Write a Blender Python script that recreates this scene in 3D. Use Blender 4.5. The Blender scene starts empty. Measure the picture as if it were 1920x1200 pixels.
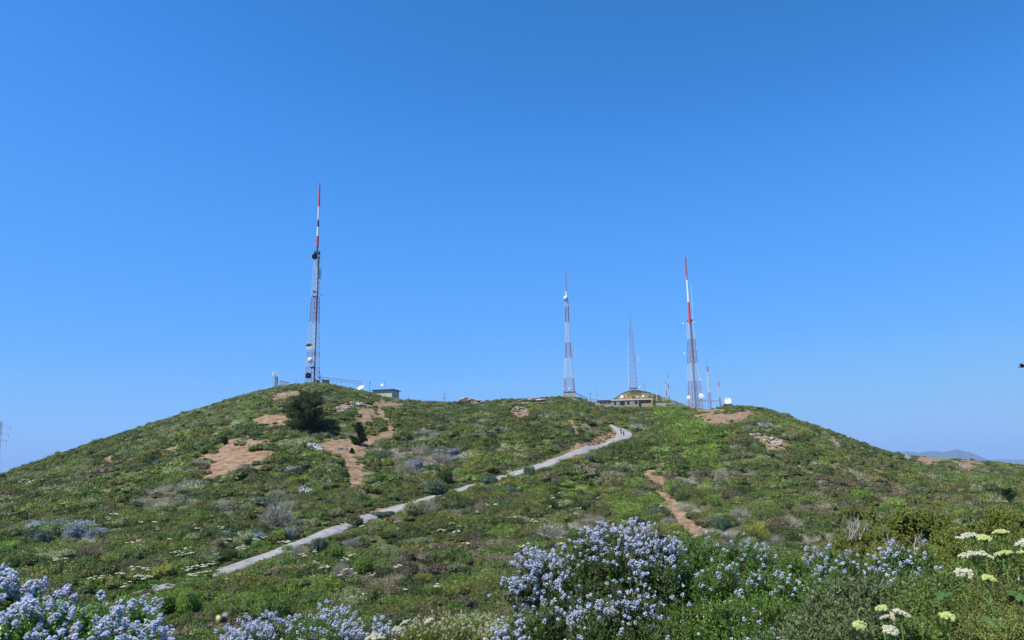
import bpy, math, random
import numpy as np
from mathutils import Vector, Matrix

rng = np.random.default_rng(11)
random.seed(11)
R_ = math.radians
PI = math.pi
scn = bpy.context.scene
col = scn.collection

# ------------------------------------------------------------------ camera
FPX = 1387.0                      # focal length in pixels of the 1920 px wide photograph
PITCH, ROLL = 11.6, -1.0
cam_d = bpy.data.cameras.new('camera')
cam_d.sensor_width = 36.0
cam_d.lens = 36.0 * FPX / 1920.0
cam_d.clip_start = 0.05
cam_d.clip_end = 60000
cam_d.dof.use_dof = True
cam_d.dof.focus_distance = 14.0
cam_d.dof.aperture_fstop = 7.5
cam = bpy.data.objects.new('camera', cam_d)
col.objects.link(cam)
CM = Matrix.Rotation(R_(90 + PITCH), 4, 'X') @ Matrix.Rotation(R_(ROLL), 4, 'Z')
cam.matrix_world = CM
scn.camera = cam
CM3 = np.array(CM.to_3x3())

# ------------------------------------------------------------------ light
SUN_DIR = Vector((-0.56, -0.36, 1.12)).normalized()      # towards the sun
world = bpy.data.worlds.new('World')
scn.world = world
world.use_nodes = True
wn = world.node_tree
wn.nodes.clear()
w_out = wn.nodes.new('ShaderNodeOutputWorld')
w_bg = wn.nodes.new('ShaderNodeBackground')
w_sky = wn.nodes.new('ShaderNodeTexSky')
w_sky.sky_type = 'NISHITA'
w_sky.sun_disc = False
w_sky.sun_elevation = math.asin(SUN_DIR.z)
w_sky.sun_rotation = math.atan2(SUN_DIR.x, SUN_DIR.y)
w_sky.altitude = 350
w_sky.air_density = 1.0
w_sky.dust_density = 0.0
w_sky.ozone_density = 3.0
w_pre = wn.nodes.new('ShaderNodeVectorMath'); w_pre.operation = 'SCALE'; w_pre.inputs['Scale'].default_value = 0.12
w_cur = wn.nodes.new('ShaderNodeRGBCurve')      # the camera's colour rendering of a clear sky
def _curve(c, pts):
    c.points[0].location = pts[0]; c.points[1].location = pts[-1]
    for p in pts[1:-1]: c.points.new(*p)
_curve(w_cur.mapping.curves[0], [(0, 0), (.102, .020), (.162, .049), (.323, .106), (.413, .143), (.7, .21), (1, .26)])
_curve(w_cur.mapping.curves[1], [(0, 0), (.181, .138), (.275, .225), (.508, .325), (.63, .365), (1, .41)])
_curve(w_cur.mapping.curves[2], [(0, 0), (.347, .413), (.485, .634), (.738, .73), (.85, .70), (1, .62)])
w_cur.mapping.update()
w_post = wn.nodes.new('ShaderNodeVectorMath'); w_post.operation = 'SCALE'; w_post.inputs['Scale'].default_value = 1 / 0.12
wn.links.new(w_sky.outputs[0], w_pre.inputs[0]); wn.links.new(w_pre.outputs[0], w_cur.inputs['Color'])
wn.links.new(w_cur.outputs[0], w_post.inputs[0]); wn.links.new(w_post.outputs[0], w_bg.inputs[0])
wn.links.new(w_bg.outputs[0], w_out.inputs[0])
w_bg.inputs[1].default_value = 0.12

sun_d = bpy.data.lights.new('sun', 'SUN')
sun_d.energy = 5.0
sun_d.angle = R_(0.53)
sun_d.color = (1.0, 0.945, 0.84)
sun = bpy.data.objects.new('sun', sun_d)
col.objects.link(sun)
sun.rotation_euler = SUN_DIR.to_track_quat('Z', 'Y').to_euler()
sun.location = (0, 0, 200)

scn.view_settings.view_transform = 'Standard'
scn.view_settings.look = 'None'
scn.view_settings.exposure = 0.5
scn.view_settings.gamma = 1.0
scn.cycles.max_bounces = 6
scn.cycles.diffuse_bounces = 2
scn.cycles.glossy_bounces = 2
scn.cycles.transmission_bounces = 2
scn.cycles.transparent_max_bounces = 4
scn.cycles.volume_bounces = 0
scn.cycles.use_denoising = True
scn.cycles.denoiser = 'OPENIMAGEDENOISE'
scn.cycles.denoising_prefilter = 'ACCURATE'
scn.cycles.use_adaptive_sampling = True
scn.cycles.adaptive_threshold = 0.01

# ------------------------------------------------------------------ pixel <-> space
def dirs(px, py):
    px = np.asarray(px, float); py = np.asarray(py, float)
    v = np.stack([(px - 960) / FPX, (600 - py) / FPX, -np.ones_like(px + py)], -1)
    return v @ CM3.T

def at(px, py, r):
    """the point seen at pixel px, py at horizontal distance r"""
    d = dirs(float(px), float(py))
    return Vector(d * (r / math.hypot(d[0], d[1])))

def proj(P):
    v = np.asarray(P, float) @ CM3
    w = -v[..., 2]
    w = np.where(w < 0.01, 0.01, w)
    return 960 + FPX * v[..., 0] / w, 600 - FPX * v[..., 1] / w

def mpp(P):
    """metres per photograph pixel at point P"""
    v = np.asarray(P, float) @ CM3
    return -v[2] / FPX

def azt(px, py):
    d = dirs(px, py)
    return np.arctan2(d[..., 0], d[..., 1]), d[..., 2] / np.hypot(d[..., 0], d[..., 1])

# ------------------------------------------------------------------ noise
def _h(ix, iy, s):
    n = (ix.astype(np.int64) * 374761393 + iy.astype(np.int64) * 668265263 + s * 974711) & 0xffffffff
    n = ((n ^ (n >> 13)) * 1274126177) & 0xffffffff
    return ((n ^ (n >> 16)) & 0xffff) / 65535.0

def vnoise(x, y, s=0):
    x = np.asarray(x, float); y = np.asarray(y, float)
    ix = np.floor(x); iy = np.floor(y)
    fx = x - ix; fy = y - iy
    fx = fx * fx * (3 - 2 * fx); fy = fy * fy * (3 - 2 * fy)
    a = _h(ix, iy, s); b = _h(ix + 1, iy, s); c = _h(ix, iy + 1, s); d = _h(ix + 1, iy + 1, s)
    return (a + (b - a) * fx) * (1 - fy) + (c + (d - c) * fx) * fy

def fbm(x, y, s=0, o=4):
    t = 0; a = 0.5; n = 0
    for k in range(o):
        t = t + a * vnoise(x * 2 ** k, y * 2 ** k, s + k * 17); n += a; a *= 0.5
    return t / n

def sstep(a, b, x):
    t = np.clip((x - a) / (b - a), 0, 1)
    return t * t * (3 - 2 * t)

# ------------------------------------------------------------------ terrain
CREST = [(-500, 1010), (-300, 965), (-150, 927), (0, 894), (30, 884), (60, 871), (100, 856), (130, 847), (200, 824), (270, 799), (340, 777), (400, 758),
         (450, 743), (500, 730), (540, 722), (575, 720), (600, 717), (640, 725), (680, 732), (720, 744), (760, 750),
         (800, 753), (860, 755), (900, 753), (960, 749), (1000, 746), (1050, 744), (1085, 745), (1098, 750), (1110, 757), (1130, 760),
         (1250, 762), (1290, 763), (1340, 762), (1380, 761), (1430, 764), (1460, 774), (1500, 789), (1560, 809),
         (1620, 833), (1680, 852), (1740, 856), (1790, 862), (1850, 865), (1900, 871), (1930, 874), (2200, 893), (2600, 915)]
CDIST = [(-500, 210), (0, 250), (200, 280), (400, 320), (580, 340), (860, 320), (1000, 345), (1067, 360), (1110, 372), (1250, 372),
         (1300, 350), (1430, 340), (1520, 355), (1640, 400), (1720, 500), (1850, 570), (1920, 600), (2600, 640)]
KNOLL = [(1128, 764), (1140, 752), (1150, 748), (1165, 738), (1180, 732), (1192, 731), (1210, 734), (1235, 741), (1260, 750), (1285, 760), (1300, 766)]
c_px = np.array([c[0] for c in CREST], float)
c_py = np.array([c[1] for c in CREST], float) + 2
c_py += 3.0 * np.interp(c_px, [1100, 1125, 1340, 1380], [0, 1, 1, 0])
dens_px = np.arange(-500, 2601, 4.0)
_k = np.exp(-0.5 * (np.arange(-4, 5) / 1.6) ** 2); _k /= _k.sum()
dens_py = np.convolve(np.pad(np.interp(dens_px, c_px, c_py), 4, mode='edge'), _k, 'valid')
c_th, c_t = azt(dens_px, dens_py)
c_r = np.interp(dens_px, [c[0] for c in CDIST], [c[1] for c in CDIST])
n_th, n_t = azt(dens_px, np.full_like(dens_px, 1130.0))
k_th, k_t = azt([k[0] for k in KNOLL], [k[1] for k in KNOLL])
NT = 2400
TH = np.linspace(-PI, PI, NT)
ends = lambda th, v, e: np.interp(TH, np.r_[-PI, -1.6, th, 1.6, PI], np.r_[e, e, v, e, e])
tc = ends(c_th, c_t, -0.02)
rc = ends(c_th, c_r, 300.0)
tn = ends(n_th, n_t, -0.17)
tk = np.interp(TH, np.r_[k_th[0] - .002, k_th, k_th[-1] + .002], np.r_[-9, k_t, -9])
tk = np.maximum(tk, tc - 0.035)
right = sstep(0.02, 0.32, TH) * (1 - sstep(1.2, 1.8, TH))
knots_r = [np.full(NT, 0.8), np.full(NT, 5.0), np.full(NT, 10.0), np.full(NT, 22.0), np.full(NT, 45.0), 1 / (0.5 / 45 + 0.5 / rc), rc,
           rc + 22, rc + 55, rc * 1.15 + 90, rc * 1.3 + 500, np.full(NT, 4000.0), np.full(NT, 40000.0)]
z5 = -1.85 + 0.15 * right
z10 = -2.75 + 0.72 * right
t22 = -0.262 + 0.045 * right
knots_t = [np.full(NT, -1.65 / 0.8), z5 / 5, z10 / 10, t22, tn, 0.5 * tn + 0.5 * tc, tc,
           tc - 0.013, np.where(tk > tc - 0.03, tk, tc - 0.035), tc - 0.075, np.minimum(tc - 0.12, -0.05), np.full(NT, -0.045), np.full(NT, -0.0065)]
U = np.stack([1 / k for k in knots_r][::-1], 1)
T = np.stack(knots_t[::-1], 1)
dU = np.diff(U, axis=1); S = np.diff(T, axis=1) / dU
Mt = np.zeros_like(T)
same = S[:, 1:] * S[:, :-1] > 0
w1 = 2 * dU[:, 1:] + dU[:, :-1]; w2 = dU[:, 1:] + 2 * dU[:, :-1]
with np.errstate(all='ignore'):
    hm = (w1 + w2) / (w1 / S[:, :-1] + w2 / S[:, 1:])
Mt[:, 1:-1] = np.where(same, hm, 0)
Mt[:, 0] = S[:, 0]; Mt[:, -1] = S[:, -1]
NR = 900
LR = np.linspace(math.log(0.8), math.log(40000), NR)
TAB = np.zeros((NT, NR))
for j in range(NR):
    u = math.exp(-LR[j])
    k = np.clip((U <= u + 1e-12).sum(1) - 1, 0, U.shape[1] - 2)
    i = np.arange(NT)
    h = dU[i, k]; t = np.clip((u - U[i, k]) / h, 0, 1)
    TAB[:, j] = ((1 + 2 * t) * (1 - t) ** 2 * T[i, k] + t * (1 - t) ** 2 * h * Mt[i, k]
                 + t * t * (3 - 2 * t) * T[i, k + 1] + t * t * (t - 1) * h * Mt[i, k + 1])

# the trail: (left or upper edge, right or lower edge) pairs, far end first
TRAIL = [((1143, 797), (1147, 796)), ((1146, 799), (1152, 798)), ((1151, 804), (1167, 801)), ((1156, 809), (1179, 808)), ((1157, 814), (1184, 814)),
         ((1153, 821), (1179, 820)), ((1140, 827), (1152, 830)), ((1110, 836), (1114, 842)), ((1077, 844), (1081, 852)),
         ((1045, 857), (1050, 865)), ((1020, 866), (1024, 874)), ((1000, 872), (1004, 880)), ((980, 879), (984, 887)),
         ((957, 885), (960, 892)), ((920, 897), (923, 904)), ((877, 909), (880, 916)), ((840, 920), (843, 927)),
         ((800, 931), (803, 939)), ((760, 943), (765, 954)), ((732, 950), (738, 962)), ((715, 956), (721, 967)),
         ((675, 969), (681, 981)), ((650, 979), (656, 993)), ((625, 987), (631, 1001)), ((590, 1001), (597, 1015)),
         ((560, 1012), (567, 1026)), ((500, 1035), (507, 1050)), ((475, 1044), (482, 1060)), ((440, 1055), (446, 1071)),
         ((405, 1067), (411, 1083)), ((345, 1085), (351, 1101)), ((290, 1098), (296, 1114)), ((230, 1117), (236, 1133)), ((150, 1142), (156, 1158))]
TRAIL = [(a, b) if i < 17 else (a, (b[0] - (i > 23), b[1] - (4.5 if i > 23 else 2))) for i, (a, b) in enumerate(TRAIL)]
path_line = None

def base_z(x, y):
    x = np.asarray(x, float); y = np.asarray(y, float)
    r = np.maximum(np.hypot(x, y), 0.8)
    th = np.arctan2(x, y)
    a = (th + PI) / (2 * PI) * (NT - 1); b = (np.log(r) - LR[0]) / (LR[1] - LR[0])
    b = np.clip(b, 0, NR - 1.001); a = np.clip(a, 0, NT - 1.001)
    i = a.astype(int); j = b.astype(int); fa = a - i; fb = b - j
    t = (TAB[i, j] * (1 - fb) + TAB[i, j + 1] * fb) * (1 - fa) + (TAB[i + 1, j] * (1 - fb) + TAB[i + 1, j + 1] * fb) * fa
    rcc = np.interp(th, TH, rc)
    body = sstep(25, 60, r) * (1 - sstep(0.55, 0.93, r / rcc))
    far = sstep(900, 4000, r)
    z = r * t
    z = z + body * (3.0 * (fbm(x / 55, y / 55, 3, 3) - .5) + 1.3 * (fbm(x / 15, y / 15, 5, 3) - .5))
    z = z + sstep(3, 20, r) * (1 - far) * 0.30 * (fbm((x + .5 * y) / 4.1, (y - .6 * x) / 3.3, 9, 2) - .5)
    z = z + far * 30 * (fbm(x / 900, y / 900, 13, 3) - .5)
    return z

def path_dist(x, y):
    x = np.asarray(x, float); y = np.asarray(y, float)
    best = np.full(np.broadcast(x, y).shape, 1e9)
    for (p, q) in zip(path_line[:-1], path_line[1:]):
        d = q[:2] - p[:2]; L = max(1e-6, (d * d).sum())
        t = np.clip(((x - p[0]) * d[0] + (y - p[1]) * d[1]) / L, 0, 1)
        w = p[2] + (q[2] - p[2]) * t
        best = np.minimum(best, np.hypot(x - p[0] - t * d[0], y - p[1] - t * d[1]) - w)
    return best

def terr(x, y):
    z = base_z(x, y)
    if path_line is not None:
        x = np.asarray(x, float); y = np.asarray(y, float)
        near = (x > -60) & (x < 60) & (y > 25) & (y < 210)
        if near.ndim == 0:
            if near: z = z - 0.12 * (1 - sstep(0, 0.8, path_dist(x, y)))
        elif near.any():
            z = z.copy()
            z[near] -= 0.12 * (1 - sstep(0, 0.8, path_dist(x[near], y[near])))
    return z

RS = np.exp(np.linspace(math.log(9), math.log(900), 2600))
def hit(px, py, rmin=9):
    """first ground point along the sight line of a pixel"""
    d = dirs(float(px), float(py)); d = d / math.hypot(d[0], d[1])
    rs = RS[RS > rmin]
    z = terr(d[0] * rs, d[1] * rs)
    below = np.nonzero(d[2] * rs <= z)[0]
    r = rs[below[0]] if len(below) else rs[np.argmin(d[2] * rs - z)]
    x, y = d[0] * r, d[1] * r
    return Vector((x, y, float(terr(np.array([x]), np.array([y]))[0])))

_pl = []
_edge = []
for (l, rr) in TRAIL:
    a, b = hit(*l), hit(*rr)
    _edge.append((a, b))
    m = (a + b) / 2
    _pl.append((m.x, m.y, (a.xy - b.xy).length / 2))
path_line = np.array(_pl)

# ------------------------------------------------------------------ mesh helpers
def link(o, parent=None):
    col.objects.link(o)
    if parent is not None:
        o.parent = parent
    return o

def tag(o, label=None, cat=None, group=None, kind=None):
    if label: o['label'] = label
    if cat: o['category'] = cat
    if group: o['group'] = group
    if kind: o['kind'] = kind
    return o

def empty(name, loc, label=None, cat=None, group=None, rz=0.0, scale=1.0):
    o = bpy.data.objects.new(name, None)
    o.empty_display_size = 0.1
    o.location = loc; o.rotation_euler = (0, 0, rz); o.scale = (scale,) * 3
    col.objects.link(o)
    return tag(o, label, cat, group)

def np_mesh(name, V, Q, mats=(), attrs=None, smooth=False, midx=None):
    """V (n,3); Q a list of index arrays (m,3) or (m,4)"""
    me = bpy.data.meshes.new(name)
    V = np.asarray(V, np.float32)
    Qs = [np.asarray(q, np.int32) for q in (Q if isinstance(Q, (list, tuple)) else [Q]) if len(q)]
    me.vertices.add(len(V)); me.vertices.foreach_set('co', V.ravel())
    idx = np.concatenate([q.ravel() for q in Qs])
    cnt = np.concatenate([np.full(len(q), q.shape[1], np.int32) for q in Qs])
    me.loops.add(len(idx)); me.loops.foreach_set('vertex_index', idx)
    me.polygons.add(len(cnt))
    me.polygons.foreach_set('loop_start', np.r_[0, np.cumsum(cnt)[:-1]].astype(np.int32))
    me.polygons.foreach_set('loop_total', cnt)
    if midx is not None:
        me.polygons.foreach_set('material_index', np.asarray(midx, np.int32))
    me.polygons.foreach_set('use_smooth', np.full(len(cnt), smooth))
    for k, v in (attrs or {}).items():
        v = np.asarray(v, np.float32)
        if v.ndim == 1:
            me.attributes.new(k, 'FLOAT', 'POINT').data.foreach_set('value', v)
        elif v.shape[1] == 3:
            me.attributes.new(k, 'FLOAT_VECTOR', 'POINT').data.foreach_set('vector', v.ravel())
        else:
            me.attributes.new(k, 'FLOAT_COLOR', 'POINT').data.foreach_set('color', v.ravel())
    for m in mats:
        me.materials.append(m)
    me.update(); me.validate()
    return me

def mobj(name, me, parent=None):
    return link(bpy.data.objects.new(name, me), parent)

class MB:
    def __init__(s): s.v = []; s.f = []; s.m = []
    def add(s, vs, fs, m=0):
        b = len(s.v)
        s.v += [tuple(v) for v in vs]
        s.f += [tuple(i + b for i in f) for f in fs]
        s.m += [m] * len(fs)
    def box(s, c, d, m=0, rz=0.0):
        cx, cy, cz = c; hx, hy, hz = d[0] / 2, d[1] / 2, d[2] / 2
        co, si = math.cos(rz), math.sin(rz)
        vs = []
        for z in (-hz, hz):
            for x, y in ((-hx, -hy), (hx, -hy), (hx, hy), (-hx, hy)):
                vs.append((cx + x * co - y * si, cy + x * si + y * co, cz + z))
        s.add(vs, [(3, 2, 1, 0), (4, 5, 6, 7), (0, 1, 5, 4), (1, 2, 6, 5), (2, 3, 7, 6), (3, 0, 4, 7)], m)
    def tube(s, p, q, r0, r1=None, n=4, m=0, cap=True):
        r1 = r0 if r1 is None else r1
        p = Vector(p); q = Vector(q); d = (q - p)
        if d.length < 1e-6: return
        d.normalize()
        a = d.orthogonal().normalized(); b = d.cross(a)
        vs = [p + (a * math.cos(t) + b * math.sin(t)) * r0 for t in [2 * PI * k / n for k in range(n)]]
        vs += [q + (a * math.cos(t) + b * math.sin(t)) * r1 for t in [2 * PI * k / n for k in range(n)]]
        fs = [(k, (k + 1) % n, n + (k + 1) % n, n + k) for k in range(n)]
        if cap: fs += [tuple(range(n))[::-1], tuple(range(n, 2 * n))]
        s.add(vs, fs, m)
    def poly(s, pts, rads, n=6, m=0):
        for k in range(len(pts) - 1):
            s.tube(pts[k], pts[k + 1], rads[k], rads[k + 1], n, m, cap=(k in (0, len(pts) - 2)))
    def lathe(s, prof, M, n=16, m=0):
        """prof: (radius, height) pairs about local z, placed by matrix M"""
        vs = []
        for r, z in prof:
            for k in range(n):
                t = 2 * PI * k / n
                vs.append(M @ Vector((r * math.cos(t), r * math.sin(t), z)))
        fs = []
        for j in range(len(prof) - 1):
            for k in range(n):
                fs.append((j * n + k, j * n + (k + 1) % n, (j + 1) * n + (k + 1) % n, (j + 1) * n + k))
        s.add(vs, fs, m)
    def build(s, name, mats, parent=None, smooth=False):
        me = bpy.data.meshes.new(name)
        me.from_pydata(s.v, [], s.f)
        for m in (mats if isinstance(mats, (list, tuple)) else [mats]): me.materials.append(m)
        me.polygons.foreach_set('material_index', s.m)
        me.polygons.foreach_set('use_smooth', [smooth] * len(s.f))
        me.update()
        return mobj(name, me, parent)

# ------------------------------------------------------------------ materials
def new_mat(name):
    m = bpy.data.materials.new(name); m.use_nodes = True
    nt = m.node_tree; b = nt.nodes['Principled BSDF']
    return m, nt, b

def mat(name, c, rough=0.6, metal=0.0, noise=0.12, scale=3.0, bump=0.0, spec=0.4):
    m, nt, b = new_mat(name)
    tc_ = nt.nodes.new('ShaderNodeTexCoord')
    no = nt.nodes.new('ShaderNodeTexNoise'); no.inputs['Scale'].default_value = scale; no.inputs['Detail'].default_value = 5
    nt.links.new(tc_.outputs['Object'], no.inputs['Vector'])
    ra = nt.nodes.new('ShaderNodeMapRange'); ra.inputs[3].default_value = 1 - noise * 2; ra.inputs[4].default_value = 1 + noise * 2
    nt.links.new(no.outputs[0], ra.inputs[0])
    mx = nt.nodes.new('ShaderNodeVectorMath'); mx.operation = 'SCALE'; mx.inputs[0].default_value = c
    nt.links.new(ra.outputs[0], mx.inputs['Scale'])
    nt.links.new(mx.outputs[0], b.inputs['Base Color'])
    b.inputs['Roughness'].default_value = rough
    b.inputs['Metallic'].default_value = metal
    b.inputs['Specular IOR Level'].default_value = spec
    if bump:
        bp = nt.nodes.new('ShaderNodeBump'); bp.inputs['Strength'].default_value = bump
        nt.links.new(no.outputs[0], bp.inputs['Height']); nt.links.new(bp.outputs[0], b.inputs['Normal'])
    return m

def leaf_mat(name, source, color=(.05, .08, .02), trans=0.25, rough=0.55, spec=0.3, lo=0.62, hi=1.4):
    """source: 'inst' reads the scattered tint, 'obj' the object's own colour, 'fix' the given colour"""
    m, nt, b = new_mat(name)
    out = nt.nodes['Material Output']
    at_ = nt.nodes.new('ShaderNodeAttribute'); at_.attribute_name = 'v'
    ra = nt.nodes.new('ShaderNodeMapRange'); ra.inputs[3].default_value = lo; ra.inputs[4].default_value = hi
    nt.links.new(at_.outputs['Fac'], ra.inputs[0])
    mx = nt.nodes.new('ShaderNodeVectorMath'); mx.operation = 'SCALE'
    if source == 'inst':
        a2 = nt.nodes.new('ShaderNodeAttribute'); a2.attribute_type = 'INSTANCER'; a2.attribute_name = 'tint'
        nt.links.new(a2.outputs['Color'], mx.inputs[0])
    elif source == 'obj':
        a2 = nt.nodes.new('ShaderNodeObjectInfo')
        nt.links.new(a2.outputs['Color'], mx.inputs[0])
    else:
        mx.inputs[0].default_value = color
    nt.links.new(ra.outputs[0], mx.inputs['Scale'])
    nt.links.new(mx.outputs[0], b.inputs['Base Color'])
    b.inputs['Roughness'].default_value = rough
    b.inputs['Specular IOR Level'].default_value = spec
    if trans:
        tr = nt.nodes.new('ShaderNodeBsdfTranslucent')
        s2 = nt.nodes.new('ShaderNodeVectorMath'); s2.operation = 'MULTIPLY'; s2.inputs[1].default_value = (1.5, 1.6, 0.7)
        nt.links.new(mx.outputs[0], s2.inputs[0]); nt.links.new(s2.outputs[0], tr.inputs[0])
        mi = nt.nodes.new('ShaderNodeMixShader'); mi.inputs[0].default_value = trans
        nt.links.new(b.outputs[0], mi.inputs[1]); nt.links.new(tr.outputs[0], mi.inputs[2])
        nt.links.new(mi.outputs[0], out.inputs['Surface'])
    return m

M_inst = leaf_mat('scrub_leaves', 'inst', trans=0.2, lo=.55, hi=1.42)
M_inst_far = leaf_mat('far_scrub_leaves', 'inst', trans=0.2, lo=.62, hi=1.38)
M_inst_twig = leaf_mat('scrub_twigs', 'inst', trans=0.0, rough=0.9, spec=0.1, lo=0.6, hi=1.35)
M_obj = leaf_mat('bush_leaves', 'obj', trans=0.2)
M_obj_twig = leaf_mat('bush_twigs', 'obj', trans=0.0, rough=0.9, spec=0.1)
M_red = mat('aviation_red_paint', (0.56, 0.075, 0.045), 0.45, noise=0.1, scale=0.8)
M_white = mat('aviation_white_paint', (0.78, 0.78, 0.76), 0.4, noise=0.05, scale=0.8)
M_redw = mat('faded_red_steel', (0.36, 0.13, 0.13), 0.55, noise=0.25, scale=0.4)
M_whitew = mat('weathered_white_steel', (0.62, 0.63, 0.64), 0.5, noise=0.15, scale=0.4)
M_galv = mat('galvanised_steel', (0.30, 0.31, 0.33), 0.5, 0.3, noise=0.15, scale=0.6)
M_dark = mat('dark_steel', (0.045, 0.045, 0.05), 0.5, 0.0, noise=0.1, scale=2)
M_dish = mat('dish_white', (0.82, 0.82, 0.80), 0.45, noise=0.03, scale=1.0)
M_cream = mat('cream_stucco', (0.36, 0.295, 0.22), 0.85, noise=0.08, scale=0.7, bump=0.1)
M_tanw = mat('grey_tan_stucco', (0.38, 0.335, 0.27), 0.85, noise=0.1, scale=0.6, bump=0.1)
M_fascia = mat('white_roof_fascia', (0.62, 0.61, 0.58), 0.6, noise=0.05, scale=0.8)
M_brownroof = mat('brown_roof_edge', (0.055, 0.045, 0.045), 0.8, noise=0.15, scale=1.0)
M_gravel = mat('gravel_roof', (0.32, 0.30, 0.27), 0.95, noise=0.15, scale=8)
M_glass = mat('dark_window_glass', (0.012, 0.014, 0.018), 0.12, noise=0.02, scale=1.0, spec=0.6)
M_concrete = mat('concrete', (0.40, 0.38, 0.35), 0.9, noise=0.12, scale=1.5, bump=0.2)
M_bark = mat('grey_bark', (0.16, 0.13, 0.105), 0.95, noise=0.25, scale=14, bump=0.4)
M_dead = mat('bleached_dead_wood', (0.33, 0.30, 0.26), 0.9, noise=0.2, scale=14, bump=0.3)
M_wood = mat('utility_pole_wood', (0.09, 0.07, 0.055), 0.95, noise=0.2, scale=6)

# ------------------------------------------------------------------ patches of bare ground and of vegetation, as seen in the photo
def ell(px, py, rx, ry, rot=0): return ('e', px, py, rx, ry, R_(rot))
def stroke(pts): return ('s', pts)
SOIL = [(ell(455, 850, 62, 20, -8), 1), (ell(430, 868, 42, 14, -20), 1), (ell(540, 740, 38, 5, -13), .8), (ell(517, 783, 32, 6, -8), 1),
        (ell(640, 763, 18, 5, -20), 1), (ell(686, 780, 16, 20, 20), 1), (ell(720, 757, 40, 4, 0), .9), (stroke([(712, 765, 6), (722, 785, 5), (732, 800, 6), (728, 812, 8), (700, 822, 8), (660, 828, 8), (640, 835, 8)]), 1),
        (ell(642, 838, 32, 16, 10), 1), (ell(652, 855, 10, 10, 0), .9), (ell(666, 888, 20, 20, -30), 1), (stroke([(660, 905, 3), (640, 930, 2)]), .8),
        (ell(1343, 782, 48, 11, 2), 1), (ell(1388, 778, 34, 8, -8), 1), (ell(1330, 767, 30, 3, 0), .8), (ell(1440, 827, 32, 9, 20), .9), (ell(1418, 816, 12, 4, 10), .7),
        (stroke([(1220, 889, 8), (1236, 902, 10), (1242, 925, 9), (1258, 945, 12), (1275, 965, 15), (1290, 985, 18), (1310, 998, 16)]), 1),
        (stroke([(1068, 846, 4), (1090, 835, 8), (1120, 826, 10), (1146, 816, 9), (1150, 806, 5)]), 1), (stroke([(1068, 788, 5), (1080, 803, 4), (1085, 818, 4)]), .6),
        (ell(975, 773, 20, 7, 5), .9), (ell(1094, 795, 10, 4, 0), .7), (ell(1738, 861, 26, 6, 8), 1), (ell(1760, 858, 28, 4, 0), .9), (ell(1812, 871, 14, 5, 20), .7), (ell(1830, 866, 30, 2, 8), .6),
        (ell(208, 857, 9, 4, -10), .9), (ell(325, 842, 26, 6, -20), .6), (ell(380, 853, 20, 4, -10), .6), (ell(1000, 750, 34, 3, 0), .7), (ell(893, 752, 30, 3, 0), .8),
        (stroke([(600, 1000, 3), (650, 976, 4), (690, 962, 3), (720, 951, 2)]), .8), (stroke([(1395, 905, 3), (1412, 912, 4), (1428, 922, 3)]), .8),
        (ell(1245, 870, 20, 5, 0), .45), (ell(215, 905, 45, 30, 20), .28), (ell(1640, 880, 40, 5, 8), .35), (ell(430, 765, 30, 3, -20), .5), (ell(1822, 912, 7, 3, 30), .7),
        (ell(1495, 868, 5, 4, 0), .8), (ell(1480, 925, 8, 3, 0), .5), (ell(1725, 915, 5, 3, 0), .6), (ell(760, 745, 18, 3, 0), .5), (ell(60, 905, 20, 7, 0), .5)]
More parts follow.
